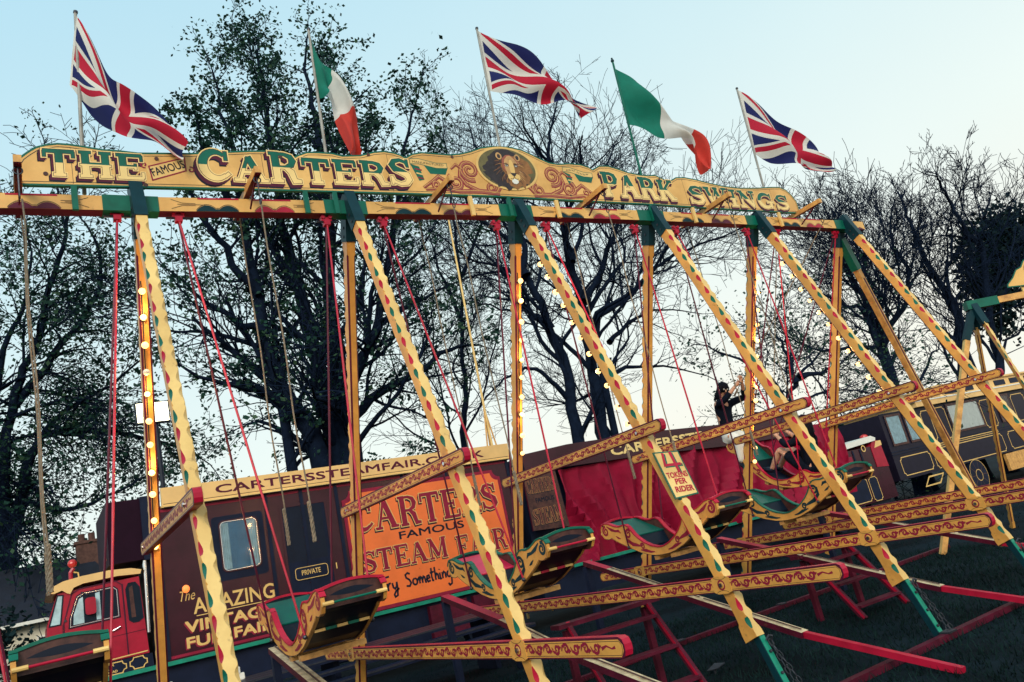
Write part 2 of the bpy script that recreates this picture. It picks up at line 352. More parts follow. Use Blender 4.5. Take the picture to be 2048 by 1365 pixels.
def fair_word(mb, fr, word, x0, x1, yb, h, face, top=None, edge='cream', shade=('maroon','maroon','navy'), d0=.0015, contour=None, gap=.04, sdx=-.042, sdy=-.062, grow=.05):
    ws=[GLY[c][0]+gap for c in word]; tot=sum(ws); sx=(x1-x0)/tot; x=x0; nl=0
    for ci,c in enumerate(word):
        wd,st=GLY[c]; b=yb(x) if callable(yb) else yb; hh=h(x) if callable(h) else h
        def tf(p): return [(x+q[0]*sx, b+q[1]*hh) for q in p]
        ns=len(shade); ks=[]
        S=min(sx,hh)
        def W(w): return [v*S for v in w] if isinstance(w,(list,tuple)) else w*S
        d=d0+(ci%2)*.00003
        for k in range(ns,0,-1):
            for i,(p,w) in enumerate(st):
                mb.ribbon(fr,[(a+sdx*hh*k*.8,c2+sdy*hh*k*.8) for a,c2 in tf(p)],W(w),d,shade[k-1],grow=grow*S); d+=.00006
        for i,(p,w) in enumerate(st):
            mb.ribbon(fr,tf(p),W(w),d,edge,grow=grow*S); d+=.00006
        if contour:
            for i,(p,w) in enumerate(st): m_=mb.ribbon(fr,tf(p),W(w),d,contour,grow=.016*S); d+=.00006
        for i,(p,w) in enumerate(st):
            if top:
                mb.ribbon(fr,tf(p),W(w),d,face,clip=(b+hh*.5,False)); mb.ribbon(fr,tf(p),W(w),d,top,clip=(b+hh*.5,True))
            else: mb.ribbon(fr,tf(p),W(w),d,face)
            d+=.00006
        x+=ws[ci]*sx
LIMBS = {
 'A': [
  (0.34,[(0.3,29.0,5.34),(0.89,29.1,7.67),(1.47,29.2,9.73),(2.5,29.3,10.2),(4.41,29.4,9.84),(5.66,29.5,9.47),(7.58,29.6,8.46)]),
  (0.26,[(0.24,29.0,6.41),(0.7,28.81,11.15),(1.57,28.61,13.24),(2.39,28.42,16.26),(3.04,28.23,18.47),(3.6,28.03,20.54),(4.27,27.84,21.95)]),
  (0.20,[(0.7,29.0,11.2),(2.31,28.56,13.17),(3.86,28.13,15.29),(4.24,27.69,17.53),(3.58,27.25,19.15)]),
  (0.22,[(-0.74,29.0,7.86),(-0.15,28.91,10.47),(0.67,28.82,13.65),(1.32,28.73,15.3),(1.74,28.63,17.27),(1.68,28.54,19.3)]),
  (0.14,[(1.47,29.0,9.69),(2.76,28.49,10.84),(4.79,27.99,12.04),(6.39,27.48,13.26)]),
  (0.14,[(0.88,29.0,7.5),(2.47,28.36,6.87),(4.05,27.73,7.21),(5.58,27.09,7.69)]),
  (0.06,[(3.12,29.0,19.33),(2.86,28.78,21.89),(2.34,28.57,24.35)]),
 ],
 'B': [
  (0.42,[(8.74,17.0,5.75),(7.97,17.1,7.68),(7.71,17.2,8.94),(7.64,17.3,11.27),(7.61,17.4,13.72),(7.62,17.5,15.98),(7.48,17.6,18.58)]),
  (0.42,[(9.37,17.0,5.67),(9.26,17.26,7.71),(9.17,17.53,9.76),(9.15,17.79,12.06),(9.09,18.05,14.63),(9.23,18.31,16.98),(9.34,18.58,19.46),(9.47,18.84,21.65)]),
  (0.45,[(9.56,17.0,5.64),(9.8,17.22,8.25),(10.02,17.44,10.6),(10.63,17.66,14.29),(10.85,17.88,16.85),(11.0,18.1,19.14),(11.08,18.32,21.08)]),
  (0.30,[(9.69,17.0,5.66),(10.38,17.29,7.02),(12.74,17.58,8.2),(14.45,17.88,9.02),(15.93,18.17,9.22)]),
  (0.30,[(9.81,17.0,5.85),(10.24,16.76,8.03),(11.15,16.51,9.66),(12.5,16.27,13.44),(13.02,16.02,15.52),(14.0,15.78,17.86)]),
  (0.22,[(7.65,17.0,8.88),(6.94,17.05,10.06),(6.06,17.11,10.9),(4.97,17.16,12.05)]),
  (0.18,[(8.31,17.0,7.0),(7.12,16.67,7.83),(5.81,16.34,8.16),(4.62,16.02,8.75)]),
  (0.18,[(7.56,17.0,11.15),(6.65,16.52,12.37),(5.86,16.04,13.81),(5.31,15.56,15.9)]),
  (0.16,[(7.5,17.0,13.52),(6.45,16.13,14.94),(6.03,15.27,16.31)]),
  (0.15,[(11.37,17.0,9.83),(12.69,16.37,10.45),(13.81,15.74,10.73)]),
  (0.14,[(10.36,17.0,13.94),(12.37,17.94,16.58),(13.63,18.88,19.27)]),
 ],
 'C': [
  (0.42,[(19.26,18.0,4.74),(19.58,18.1,7.7),(19.23,18.2,10.37),(18.88,18.3,12.17),(18.69,18.4,13.64),(17.38,18.5,14.87),(16.96,18.6,16.35)]),
  (0.22,[(18.66,18.0,12.04),(19.16,18.36,13.99),(18.97,18.72,16.29),(18.69,19.09,18.44),(18.5,19.45,20.03)]),
  (0.46,[(20.53,18.0,4.57),(20.86,18.19,6.83),(21.46,18.39,10.58),(21.59,18.58,12.87),(21.88,18.77,14.88),(22.24,18.96,17.68),(22.67,19.16,19.22),(23.83,19.35,21.37)]),
  (0.24,[(21.41,18.0,10.79),(23.3,18.33,12.75),(25.28,18.66,15.2),(27.25,18.99,17.43),(29.25,19.32,19.47)]),
  (0.24,[(21.42,18.0,9.02),(23.32,17.73,10.62),(24.85,17.46,11.73),(26.55,17.19,12.63),(29.68,16.92,13.35),(32.01,16.65,14.21)]),
  (0.18,[(19.43,18.0,6.6),(18.53,17.79,7.49),(17.57,17.58,8.03),(15.91,17.37,7.4),(14.54,17.16,6.54)]),
  (0.16,[(19.31,18.0,9.7),(18.59,18.19,10.39),(17.29,18.37,10.73),(15.96,18.56,11.23)]),
  (0.18,[(21.29,18.0,7.31),(22.87,18.34,7.85),(25.28,18.68,7.78),(28.62,19.02,6.98)]),
  (0.16,[(21.97,18.0,8.99),(24.36,18.52,10.02),(26.64,19.04,10.64),(29.67,19.56,10.46)]),
  (0.16,[(21.25,18.0,12.61),(23.42,18.56,15.49),(26.15,19.11,18.75),(28.28,19.67,20.77)]),
  (0.12,[(21.44,18.0,17.07),(20.01,17.09,18.09),(19.13,16.18,18.74)]),
 ],
 'D': [
  (0.50,[(31.95,13.0,2.89),(32.7,13.1,4.76),(32.74,13.2,6.8),(33.1,13.3,8.89),(32.85,13.4,10.0),(33.12,13.5,11.64),(33.09,13.6,12.96)]),
  (0.30,[(32.42,13.0,6.75),(33.09,13.12,8.81),(34.27,13.23,11.02),(34.83,13.35,12.37),(35.37,13.47,13.63)]),
  (0.24,[(32.53,13.0,7.25),(31.46,13.25,8.4),(30.12,13.5,9.26),(29.07,13.76,10.71)]),
  (0.30,[(32.75,13.0,6.22),(35.1,13.01,7.86),(36.98,13.01,9.79),(36.38,13.02,11.19),(36.93,13.02,12.52),(38.03,13.03,13.65)]),
  (0.18,[(32.07,13.0,3.1),(33.64,12.53,4.5),(34.55,12.05,5.58),(35.12,11.58,6.09)]),
  (0.18,[(32.55,13.0,6.4),(29.99,12.96,6.33),(27.23,12.92,6.71),(25.9,12.88,7.81)]),
 ],
 'E': [
  (0.50,[(33.02,11.0,2.27),(35.02,11.1,5.36),(36.11,11.2,7.12),(35.53,11.3,9.06),(35.4,11.4,10.67),(35.68,11.5,11.98),(35.81,11.6,12.93)]),
  (0.45,[(35.57,11.0,1.96),(36.67,10.74,4.29),(36.97,10.48,6.41),(38.09,10.23,9.65),(37.01,9.97,10.25),(36.12,9.71,11.32),(35.28,9.45,12.24),(34.41,9.19,12.6)]),
  (0.26,[(39.8,11.0,10.02),(43.74,11.96,12.47),(47.82,12.91,14.5)]),
  (0.24,[(38.06,11.0,6.56),(42.99,11.54,9.2),(47.65,12.07,11.76),(50.86,12.61,13.68)]),
  (0.20,[(35.47,11.0,7.6),(37.43,11.07,10.04),(38.4,11.14,11.62),(40.93,11.21,13.51)]),
  (0.20,[(37.2,11.0,4.33),(40.02,10.56,6.06),(42.29,10.12,7.04)]),
 ],
 'F': [
  (0.20,[(22.35,11.0,3.01),(23.43,11.2,4.34),(24.99,11.4,5.36),(26.87,11.6,6.27)]),
  (0.14,[(22.97,11.0,3.97),(23.24,11.6,5.2),(22.76,12.2,6.17),(21.67,12.8,7.01)]),
  (0.12,[(23.68,11.0,4.8),(23.96,11.16,6.11),(23.72,11.32,6.94)]),
  (0.12,[(24.06,11.0,5.04),(27.01,11.84,5.34),(30.55,12.68,6.19)]),
 ],
 'G': [
  (0.20,[(17.5,24.0,6.1),(18.17,24.1,8.48),(18.61,24.2,10.89),(19.36,24.3,14.46),(19.88,24.4,18.3),(20.3,24.5,21.81),(20.63,24.6,23.68)]),
  (0.12,[(19.18,24.0,14.34),(21.36,24.51,17.56),(23.37,25.02,21.45),(24.05,25.53,24.33)]),
  (0.12,[(18.78,24.0,12.05),(18.24,24.02,14.88),(18.08,24.04,17.78)]),
 ],
}
FLAGS = [
 ('uk',(1.56,7.02),(1.51,5.66),[(1.56,6.99),(1.73,6.46),(1.88,6.16),(2.08,5.91),(2.31,5.6)],[(1.46,6.25),(1.63,5.94),(1.8,5.67),(2.06,5.64),(2.23,5.42)]),
 ('ie',(3.72,7.24),(3.66,5.77),[(3.72,7.21),(3.87,6.89),(3.99,6.55),(4.07,6.2),(4.04,5.8)],[(3.69,6.41),(3.76,6.4),(3.82,6.37),(3.86,6.08),(3.9,5.75)]),
 ('uk',(5.86,7.65),(5.77,6.03),[(5.87,7.62),(6.41,7.38),(6.8,7.14),(7.12,6.89),(7.42,6.69)],[(5.83,6.77),(6.24,6.74),(6.69,6.77),(6.92,6.74),(7.08,6.6)]),
 ('ie',(7.94,7.5),(7.85,5.79),[(7.95,7.4),(8.35,7.16),(8.76,6.74),(9.15,6.44),(9.15,5.94)],[(7.91,6.53),(8.32,6.42),(8.84,6.4),(8.94,6.15),(9.09,5.94)]),
 ('uk',(10.33,7.41),(10.18,5.76),[(10.35,7.38),(11.02,7.02),(11.48,6.73),(11.83,6.45),(12.02,6.28)],[(10.24,6.29),(10.76,6.21),(11.19,6.13),(11.53,6.1),(11.93,6.1)]),
]
SIGN_TOP = [(1.0,5.2),(1.01,5.36),(1.05,5.44),(1.1,5.49),(1.16,5.54),(1.23,5.57),(1.32,5.59),(1.4,5.59),(1.5,5.58),(1.65,5.56),(1.78,5.56),(1.92,5.55),(2.05,5.56),(2.19,5.57),(2.34,5.58),(2.56,5.61),(2.72,5.63),(2.87,5.65),(3.0,5.66),(3.11,5.65),(3.19,5.63),(3.26,5.6),(3.32,5.64),(3.41,5.68),(3.53,5.69),(3.67,5.69),(3.77,5.67),(3.96,5.69),(4.11,5.74),(4.23,5.76),(4.34,5.75),(4.41,5.73),(4.46,5.7),(4.54,5.75),(4.66,5.78),(4.82,5.78),(4.99,5.78),(5.12,5.8),(5.26,5.84),(5.41,5.9),(5.55,5.93),(5.69,5.94),(5.83,5.94),(5.96,5.92),(6.09,5.87),(6.2,5.82),(6.31,5.78),(6.43,5.77),(6.61,5.79),(6.77,5.79),(6.89,5.76),(6.94,5.73),(7.05,5.79),(7.2,5.8),(7.35,5.77),(7.5,5.73),(7.69,5.71),(7.84,5.71),(7.95,5.72),(8.06,5.68),(8.16,5.64),(8.31,5.71),(8.47,5.72),(8.68,5.7),(8.93,5.66),(9.18,5.63),(9.49,5.62),(9.85,5.64),(10.15,5.67),(10.34,5.68),(10.47,5.64),(10.55,5.57),(10.62,5.46),(10.62,5.35),(10.61,5.27)]
# ================================================================== SETTING
g=MB(); N=40
def hgt(x,y): return 0.0
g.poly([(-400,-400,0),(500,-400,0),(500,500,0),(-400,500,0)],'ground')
structure(g.build('ground'))
gr=MB(); rng=random.Random(3)
for i in range(42000):
    if i<28000: x=rng.uniform(3.5,14); y=rng.uniform(-3.4,3.5)
    else: x=rng.uniform(4,34); y=rng.uniform(-4,7)
    h=rng.uniform(.025,.085); a=rng.uniform(0,6.28); dx,dy=math.cos(a)*.006,math.sin(a)*.007; lx,ly=rng.uniform(-.045,.045),rng.uniform(-.045,.045)
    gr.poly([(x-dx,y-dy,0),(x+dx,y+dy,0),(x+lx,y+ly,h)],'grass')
tag(gr.build('grass'),'short dark grass growing under and around the swing ride','grass',kind='stuff')

# ================================================================== SWING FRAME
XS=[0,1.9,3.8,5.782,7.792,9.740,11.694]
BEAM=[(-.75,5.05),(0,5.06),(1.9,5.082),(3.71,5.12),(5.59,5.156),(7.61,5.158),(9.62,5.148),(11.5,5.132),(12.12,5.128)]
HB=.066; HALF=.06
def bz(x): return interp(BEAM,x)
frame=thing('park_swing_frame',(5.8,0,0),'long cream, green and maroon timber swing frame on six A-shaped trestles','swing frame')
FO=V(5.8,0,0)
APEX=5.353; ZU=2.372; ZL=.968; NA=.3605; FA=.4292
def timber(m, p0, p1, w, period, out, phase=0, scal=True, foot=False, painted=True, wu=.088):
    # square post with carved chamfers: teardrop scoops on the outer corners, a maroon line on the inner ones
    p0=Vector(p0); p1=Vector(p1); L=(p1-p0).length; t=(p1-p0)/L; u=V(1,0,0); v=Vector(out); v=(v-t*v.dot(t)).normalized()
    n=max(2,int(L/.018)); prev=None; cols=[]
    def prof(s):
        f=(s/period)%1.0
        for a,b,pk,mx in ((.04,.455,.17,1.0),(.465,.535,.5,.45),(.545,.96,.83,1.0)):
            if a<f<b:
                q=(f-a)/(pk-a) if f<pk else (b-f)/(b-pk)
                long=(f>pk)==(pk<.5)
                return mx*(math.sin(q*math.pi/2)**(1.9 if long else 1.0))
        return .03
    for i in range(n+1):
        s=L*i/n; end=min(s,L-s)
        c=.002+((.027*w/.122)*prof(s-phase) if (scal and end>.04) else 0)
        ci=.016 if .14<end else .002
        h=w/2; g=wu/2; fl=0
        if foot:
            q=(s-(L-.30))/.30
            if q>0: fl=.045*(q**2.2) if q<.8 else .045*(.8**2.2)+.012*(q-.8)
        P=p0+t*s
        ring=[P+u*-g+v*(h-c*1.25), P+u*(-g+c*.7)+v*h, P+u*(g-c)+v*h, P+u*g+v*(h-c), P+u*g+v*(-h-fl+ci), P+u*(g-ci)+v*(-h-fl), P+u*(-g+ci)+v*(-h-fl), P+u*-g+v*(-h-fl+ci)]
        k=len(m.v); m.v+=ring
        if prev is not None:
            par=int(((L*(i-.5)/n)-phase)/period)%2
            pc=('red','green')[par] if painted else 'cream'
            big=(c>.0036 and prevc>.0033)
            cl=[pc if big else 'tan','pale','pale','tan','maroon','tan','maroon','tan']  # outer face paler than the others: sky light put into the colour
            for j in range(8):
                m.f.append([prev+j,prev+(j+1)%8,k+(j+1)%8,k+j]); m.m.append(m.mi(cl[j]))
        else: m.f.append(list(range(k,k+8))); m.m.append(m.mi('tan'))
        prev=k; prevc=c
    m.f.append([prev+j for j in range(8)][::-1]); m.m.append(m.mi('tan'))
def leg_pt(side,z,o=0.0):            # centre line of a leg
    if side<0: return V(0,-NA*(APEX-z),z)
    return V(0,FA*(APEX-z),z)
nearm=MB(); timber(nearm, leg_pt(-1,4.865), leg_pt(-1,.53), .122, .335, (0,-1,0), phase=.06, foot=True)
near_leg=nearm.build('leg',frame); near_leg.location=(XS[1]-.03-FO.x,0,0)
farm=MB(); timber(farm, leg_pt(1,4.875), leg_pt(1,.42), .122, .335, (0,1,0), phase=.06)
far_leg=farm.build('leg',frame); far_leg.location=(XS[1]-FO.x,0,0)
def saddle(side):
    m=MB(); d=(leg_pt(side,4.5)-leg_pt(side,APEX)).normalized()
    e=5.262 if side<0 else 5.2
    zb=4.865 if side<0 else 4.875
    m.bar(leg_pt(side,e),leg_pt(side,zb),.105,.140,'dkgreen',up=(0,-1 if side<0 else 1,.3),mtop='dkgreen')
    for z in (4.92,5.0): m.tube([leg_pt(side,z)+V(-.060,0,0),leg_pt(side,z)+V(.060,0,0)],.014,'iron',8)
    return m
sad_n=saddle(-1).build('leg_socket',near_leg); sad_f=saddle(1).build('leg_socket',far_leg)
fm=MB()                                   # green steel foot below the near timber
q0=leg_pt(-1,.62)+V(.02,-.045,0); q1=leg_pt(-1,0.0)+V(.02,-.03,0)
fm.bar(q0,q1,.055,.012,'steelgreen',up=(0,-1,.4)); fm.bar(q0+V(-.03,.03,0),q1+V(-.03,.03,0),.012,.06,'dkgreen',up=(0,-1,.4))
for z in (.42,.26,.12):
    p=lin(q0,q1,(.62-z)/.62); fm.tube([p,p+V(0,-.022,.008)],.012,'iron',8)
foot=fm.build('steel_foot',near_leg)
cm=MB()                                   # guy chain beside the foot
def chain(m,p0,p1,lk=.05,r=.0045,sag=.0,wd=.013):
    p0=Vector(p0);p1=Vector(p1);n=max(2,int((p1-p0).length/lk)); t=(p1-p0).normalized(); a=t.orthogonal().normalized(); b=t.cross(a)
    for i in range(n):
        c=lin(p0,p1,(i+.5)/n)+V(0,0,-sag*4*((i+.5)/n)*(1-(i+.5)/n)); s=a if i%2 else b
        pts=[c+t*math.cos(x)*lk*.62+s*math.sin(x)*wd for x in [2*math.pi*j/8 for j in range(9)]]
        m.tube(pts,r,'iron',4,cap=False)
top=lin(q0,q1,.18)+V(.03,-.03,.0)
chain(cm,top,lin(q0,q1,1.0)+V(.16,-.02,.01)); chain(cm,top,lin(q0,q1,.98)+V(.05,-.06,.01),sag=.02)
cm.tube([top+V(-.03,0,0),top+V(-.01,-.02,.03),top+V(.02,-.02,.02),top+V(.02,0,-.02)],.010,'iron',6)
cm.build('guy_chain',near_leg)
def running_scroll(m, fr, x0, x1, yc, amp, per, d, col):
    n=max(1,int(round((x1-x0)/per))); per=(x1-x0)/n
    for i in range(n):
        c=x0+per*(i+.5); s=1 if i%2==0 else -1
        dd=d+(i%3)*.0001
        sp=spiral(c,yc,amp*.92,amp*.18,R(200)*s if s>0 else R(160),1.25*s if s>0 else -1.25,18)
        m.ribbon(fr,sp,[amp*.58-(amp*.25)*j/17 for j in range(18)],dd,col)
        m.ribbon(fr,[(c-per*.5,yc+s*amp*.35),(c-per*.36,yc-s*amp*.5),(c-per*.2,yc-s*amp*.75)],[amp*.2,amp*.45,amp*.2],dd+.0003,col)
        m.ribbon(fr,[(c+per*.22,yc+s*amp*.75),(c+per*.36,yc+s*amp*.2),(c+per*.5,yc+s*amp*.4)],[amp*.2,amp*.5,amp*.15],dd+.0006,col)
def crossbar(y0,y1,h,yj,yj2,amp,mats=('tan','red'),blocks=True):
    m=MB(); fr=Frame((-.03,0,0),(0,-1,0),(0,0,1))     # drawing plane seen from -X: u towards the near side
    a0,a1=-y1,-y0; r=h*.36
    out=[(a0+r,-h/2),(a1-r,-h/2),(a1-r*.3,-h/2+r*.3),(a1,-h/2+r),(a1,h/2-r),(a1-r*.3,h/2-r*.3),(a1-r,h/2),(a0+r,h/2),(a0+r*.3,h/2-r*.3),(a0,h/2-r),(a0,-h/2+r),(a0+r*.3,-h/2+r*.3)]
    m.prism(fr,out,-.055,0,'maroon',mats[1],'tan')
    e=.014
    inn=[(a0+r+.003,-h/2+e*.6),(a1-r-.003,-h/2+e*.6),(a1-e,-h/2+r),(a1-e,h/2-r),(a1-r-.003,h/2-e),(a0+r+.003,h/2-e),(a0+e,h/2-r),(a0+e,-h/2+r)]
    m.flat(fr,inn,.0012,mats[0])
    b=.009; li=[(a0+r,-h/2+e*.6+b),(a1-r,-h/2+e*.6+b),(a1-e-b,-h/2+r),(a1-e-b,h/2-r),(a1-r,h/2-e-b),(a0+r,h/2-e-b),(a0+e+b,h/2-r),(a0+e+b,-h/2+r)]
    m.ribbon(fr,li,.0030,.0018,'black',closed=True)
    running_scroll(m,fr,a0+.10,a1-.22,0,amp,amp*3.1,.0024,'signred')
    m.ribbon(fr,[(a1-.22,-.004),(a1-.17,.012),(a1-.12,-.004),(a1-.085,.004)],[amp*.6,amp*.3,amp*.24,amp*.5],.0024,'signred')
    for q in (yj,yj2):                                # joint block over the leg, with its bolt
        if q is None: continue
        c=-q
        if not blocks:
            m.tube([fr.p(c,0,.002),fr.p(c,0,.016)],.014,'chrome',10); continue
        bl=[(c-.10,-h/2+.004),(c-.055,-h/2-.012),(c+.055,-h/2-.012),(c+.10,-h/2+.004),(c+.10,h/2-.004),(c+.055,h/2+.012),(c-.055,h/2+.012),(c-.10,h/2-.004)]
        m.prism(fr,bl,.0006,.005,mats[0])
        m.ribbon(fr,spiral(c,0,h*.30,h*.30,0,1.0,17),.013,.0058,'signred'); 
        m.ribbon(fr,arc(c,h*.62,.075,h*.25,200,340,9),.003,.0058,'black'); m.ribbon(fr,arc(c,-h*.62,.075,h*.25,20,160,9),.003,.0058,'black')
        m.tube([fr.p(c,0,.004),fr.p(c,0,.020)],.018,'chrome',10)
    return m
lower=crossbar(-2.79,2.80,.118,-1.60,1.90,.035).build('crossbar',frame); lower.location=(XS[1]-.07-FO.x,0,ZL)
upper=crossbar(-1.42,1.49,.112,-1.08,1.28,.031,('tan','red'),False).build('crossbar',frame); upper.location=(XS[1]-.07-FO.x,0,ZU)
for i in range(2,7):
    dup(near_leg,frame,(XS[i]-.03-FO.x,0,0)); dup(far_leg,frame,(XS[i]-FO.x,0,0))
    dup(lower,frame,(XS[i]-.07-FO.x,0,ZL)); dup(upper,frame,(XS[i]-.07-FO.x,0,ZU))
# end strut bracing the last trestle
m=MB(); a=V(XS[6]+.03,.14,4.98); b=V(13.45,.40,.0); t=(b-a)
m.bar(a,a+t*.10,.11,.11,'green',up=(0,-1,0)); m.bar(a+t*.10,b,.085,.085,'armwood',up=(0,-1,0))
m.bar(a+t*.13+V(0,-.0445,0),b+V(0,-.0445,0)-t*.05,.03,.004,'maroon',up=(0,-1,0)); m.build('end_strut',frame,off=FO)
# top beam
m=MB(); 
def beamseg(x0,x1,mf,hb=HB,yh=HALF,mt='maroon'):
    za,zb=bz(x0),bz(x1); k=len(m.v)
    for x,z in ((x0,za),(x1,zb)):
        m.v+=[V(x,-yh,z-hb),V(x,yh,z-hb),V(x,yh,z+hb),V(x,-yh,z+hb)]
    for q,c in (((0,3,7,4),mf),((1,5,6,2),mf),((2,6,7,3),'pale'),((0,4,5,1),mt),((0,1,2,3),mf),((4,7,6,5),mf)):
        m.f.append([k+j for j in q]); m.m.append(m.mi(c))
knots=[-.75]+[XS[i]-.0 for i in range(0,7)]+[12.12]
for i in range(len(BEAM)-1): beamseg(BEAM[i][0],BEAM[i+1][0],'cream')
fb=Frame((0,-HALF,0),(1,0,0),(0,0,1))
for i in range(1,7):
    xc=XS[i]-.06
    for dx in ((-.23,.20),):
        m.box((xc+dx[0],-HALF-.006,bz(xc)-HB-.006),(xc+dx[1],HALF+.006,bz(xc)+HB+.006),'green')
for i in range(0,7):
    x0=XS[i]+.16; x1=(XS[i+1]-.31) if i<6 else 12.12
    if i==6: 
        m.flat(fb,[(x0+.02,bz(x0)-HB),(x1,bz(x1)-HB),(x1-.1,bz(x1)-HB+.03),(x0+.15,bz(x0)-HB+.04)],.002,'maroon'); continue
    mid=(x0+x1)/2
    for a_,b_ in ((x0+.08,x0+.30),(x1-.30,x1-.08)):      # lined cross ornaments near the sockets
        c=(a_+b_)/2; zz=bz(c)
        s=1 if a_<mid else -1
        m.ribbon(fb,[(a_,zz+.045),(c-.02*s,zz+.012),(b_-.02,zz+.010)] if s>0 else [(b_,zz+.045),(c+.02,zz+.012),(a_+.02,zz+.010)],.004,.002,'black')
        m.ribbon(fb,[(a_,zz-.045),(c-.02*s,zz-.012),(b_-.02,zz-.010)] if s>0 else [(b_,zz-.045),(c+.02,zz-.012),(a_+.02,zz-.010)],.004,.002,'black')
        m.ribbon(fb,[(a_+.05,zz),(b_+.06*s,zz)],.004,.0024,'black')
    u0,u1=x0+.30,x1-.30
    m.flat(fb,[(u0,bz(u0)+HB-.016),(mid-.06,bz(mid)+HB-.016),(mid-.06,bz(mid)+HB),(u0,bz(u0)+HB)],.002,'red')
    m.flat(fb,[(mid+.06,bz(mid)+HB-.016),(u1,bz(u1)+HB-.016),(u1,bz(u1)+HB),(mid+.06,bz(mid)+HB)],.002,'red')
    for (p,q,c) in ((u0-.02,mid-.07,'dkgreen'),(mid+.07,u1+.02,'red' if i%2 else 'maroon')):
        pts=[]; K=24
        for k in range(K+1):
            f=k/K; hump=abs(math.sin(2*math.pi*f))**.8; cusp=.4*math.exp(-((f-.5)/.03)**2)
            pts.append((lin(p,q,f), bz(lin(p,q,f))-HB+.002+.058*max(hump,cusp)))
        m.flat(fb,[(q,bz(q)-HB+.001)]+[(p,bz(p)-HB+.001)]+pts,.002,c)
        m.ribbon(fb,[(a_,b_+.008) for a_,b_ in pts],.004,.0026,'black')
m.build('top_beam',frame,off=FO)
# cross arms on top of the beam, each with two eye hooks
ARM=[1.026,2.797,4.707,6.691,8.733,10.554]
am=MB(); am.bar((0,-.50,.02),(0,.42,.02),.055,.062,'armwood'); am.bar((0,-.50,-.012),(0,.42,-.012),.05,.004,'maroon')
am.bar((0,-.40,0),(-.0,-.10,-.155),.012,.016,'maroon')
for y,dz in ((-.43,-.28),(.33,-.02)):
    am.tube([(0,y,-.01),(0,y,dz+.06)],.006,'iron',6); am.tube([(0,y+.022*math.sin(k*math.pi/6),dz+.03+.03*math.cos(k*math.pi/6)) for k in range(13)],.006,'iron',6,cap=False)
    am.tube([(.03*math.sin(k*math.pi/6),y,-.045+.03*math.cos(k*math.pi/6)) for k in range(13)],.006,'iron',6,cap=False)
arm=am.build('pull_arm',frame); arm.location=(ARM[0]-FO.x,0,bz(ARM[0])+HB+.035)
for x in ARM[1:]: dup(arm,frame,(x-FO.x,0,bz(x)+HB+.035))
# ================================================================== SIGN BOARD
sgn=thing('sign_board',(5.8,-.10,5.2),'long scalloped fairground board reading THE FAMOUS CARTERS PARK SWINGS with a lion painting','sign')
SO=V(5.8,-.10,5.2); fs=Frame((0,-.10,0),(1,0,0),(0,0,1))
bot=[(10.61,5.27),(8.93,5.275),(7.77,5.29),(6.66,5.29),(5.48,5.295),(4.44,5.275),(2.99,5.245),(1.89,5.215),(1.06,5.19)]
outl=SIGN_TOP+bot[1:]
m=MB(); m.prism(fs,outl,-.035,0,'cream','green','brownwood')
cen=(5.8,5.45)
def inset(pts,d):
    n=len(pts); o=[]
    for i in range(n):
        a=Vector(pts[i-1]);b=Vector(pts[i]);c=Vector(pts[(i+1)%n]); t=((b-a).normalized()+(c-b).normalized())
        t=t.normalized() if t.length>1e-6 else (c-b).normalized(); o.append((b.x+t.y*d,b.y-t.x*d))
    return o
m.ribbon(fs,inset(outl,.007),.016,.0012,'green',closed=True)
m.ribbon(fs,inset(outl,.034),.005,.0015,'dkgreen',closed=True)
for x in (1.41,2.97,4.25,5.15,6.3,7.7,8.4,9.0,10.1): # joins between the panels
    z0=interp(sorted(bot),x)+.02; z1=interp(sorted(SIGN_TOP),x)-.03
    m.ribbon(fs,[(x,z0),(x,z1)],.0035,.0010,'brownwood')
for x,z in ((1.22,5.30),(2.06,5.50),(3.15,5.60),(4.05,5.70),(5.02,5.75),(6.5,5.35),(7.1,5.35),(8.0,5.66),(1.95,5.24),(9.2,5.58)):
    m.tube([fs.p(x,z,0),fs.p(x,z,.006)],.018,'brownwood',10)
board=m.build('board',sgn,off=SO)
m=MB()
fair_word(m,fs,'THE',1.20,1.97,5.285,.245,'letteryellow',top='green',edge='letteryellow',contour='maroon')
fair_word(m,fs,'CARTERS',2.40,4.50,lambda x:5.315+.028*(x-2.4),lambda x:.27+(.05 if x<2.6 or 2.95<x<3.2 or 3.4<x<3.6 or x>4.1 else .0),'letteryellow',top='green',edge='letteryellow',contour='maroon')
fair_word(m,fs,'PARK',7.02,8.22,lambda x:5.38-.015*(x-7),lambda x:.33-.05*(x-7.0),'letteryellow',top='green',edge='letteryellow',contour='maroon')
fair_word(m,fs,'SWINGS',8.44,10.44,lambda x:5.335-.012*(x-8.4),lambda x:.27-.02*(x-8.4),'letteryellow',top='green',edge='letteryellow',contour='maroon')
m.build('lettering',sgn,off=SO)
m=MB()                      # FAMOUS ribbon and the two maker's ribbons
fam=Frame(fs.p(2.01,5.29),V(.93,0,.36),V(-.36,0,.93))
m.flat(fam,[(.0,0),(.30,.0),(.335,.10),(.36,.13),(.03,.13),(.0,.10)],.0016,'pale')
m.ribbon(fam,[(.0,0),(.30,0),(.345,.12),(.03,.13)],.012,.0022,'signred',closed=True)
m.ribbon(fam,spiral(.0,.155,.03,.01,R(270),-1,14),.012,.0026,'signred'); m.ribbon(fam,spiral(.345,-.005,.03,.01,R(90),-1,14),.012,.0026,'signred')
text(m,fam,'FAMOUS',.025,.03,.078,'black',.003,width=.29,bold=.012)
m.build('name_ribbon',sgn,off=SO)
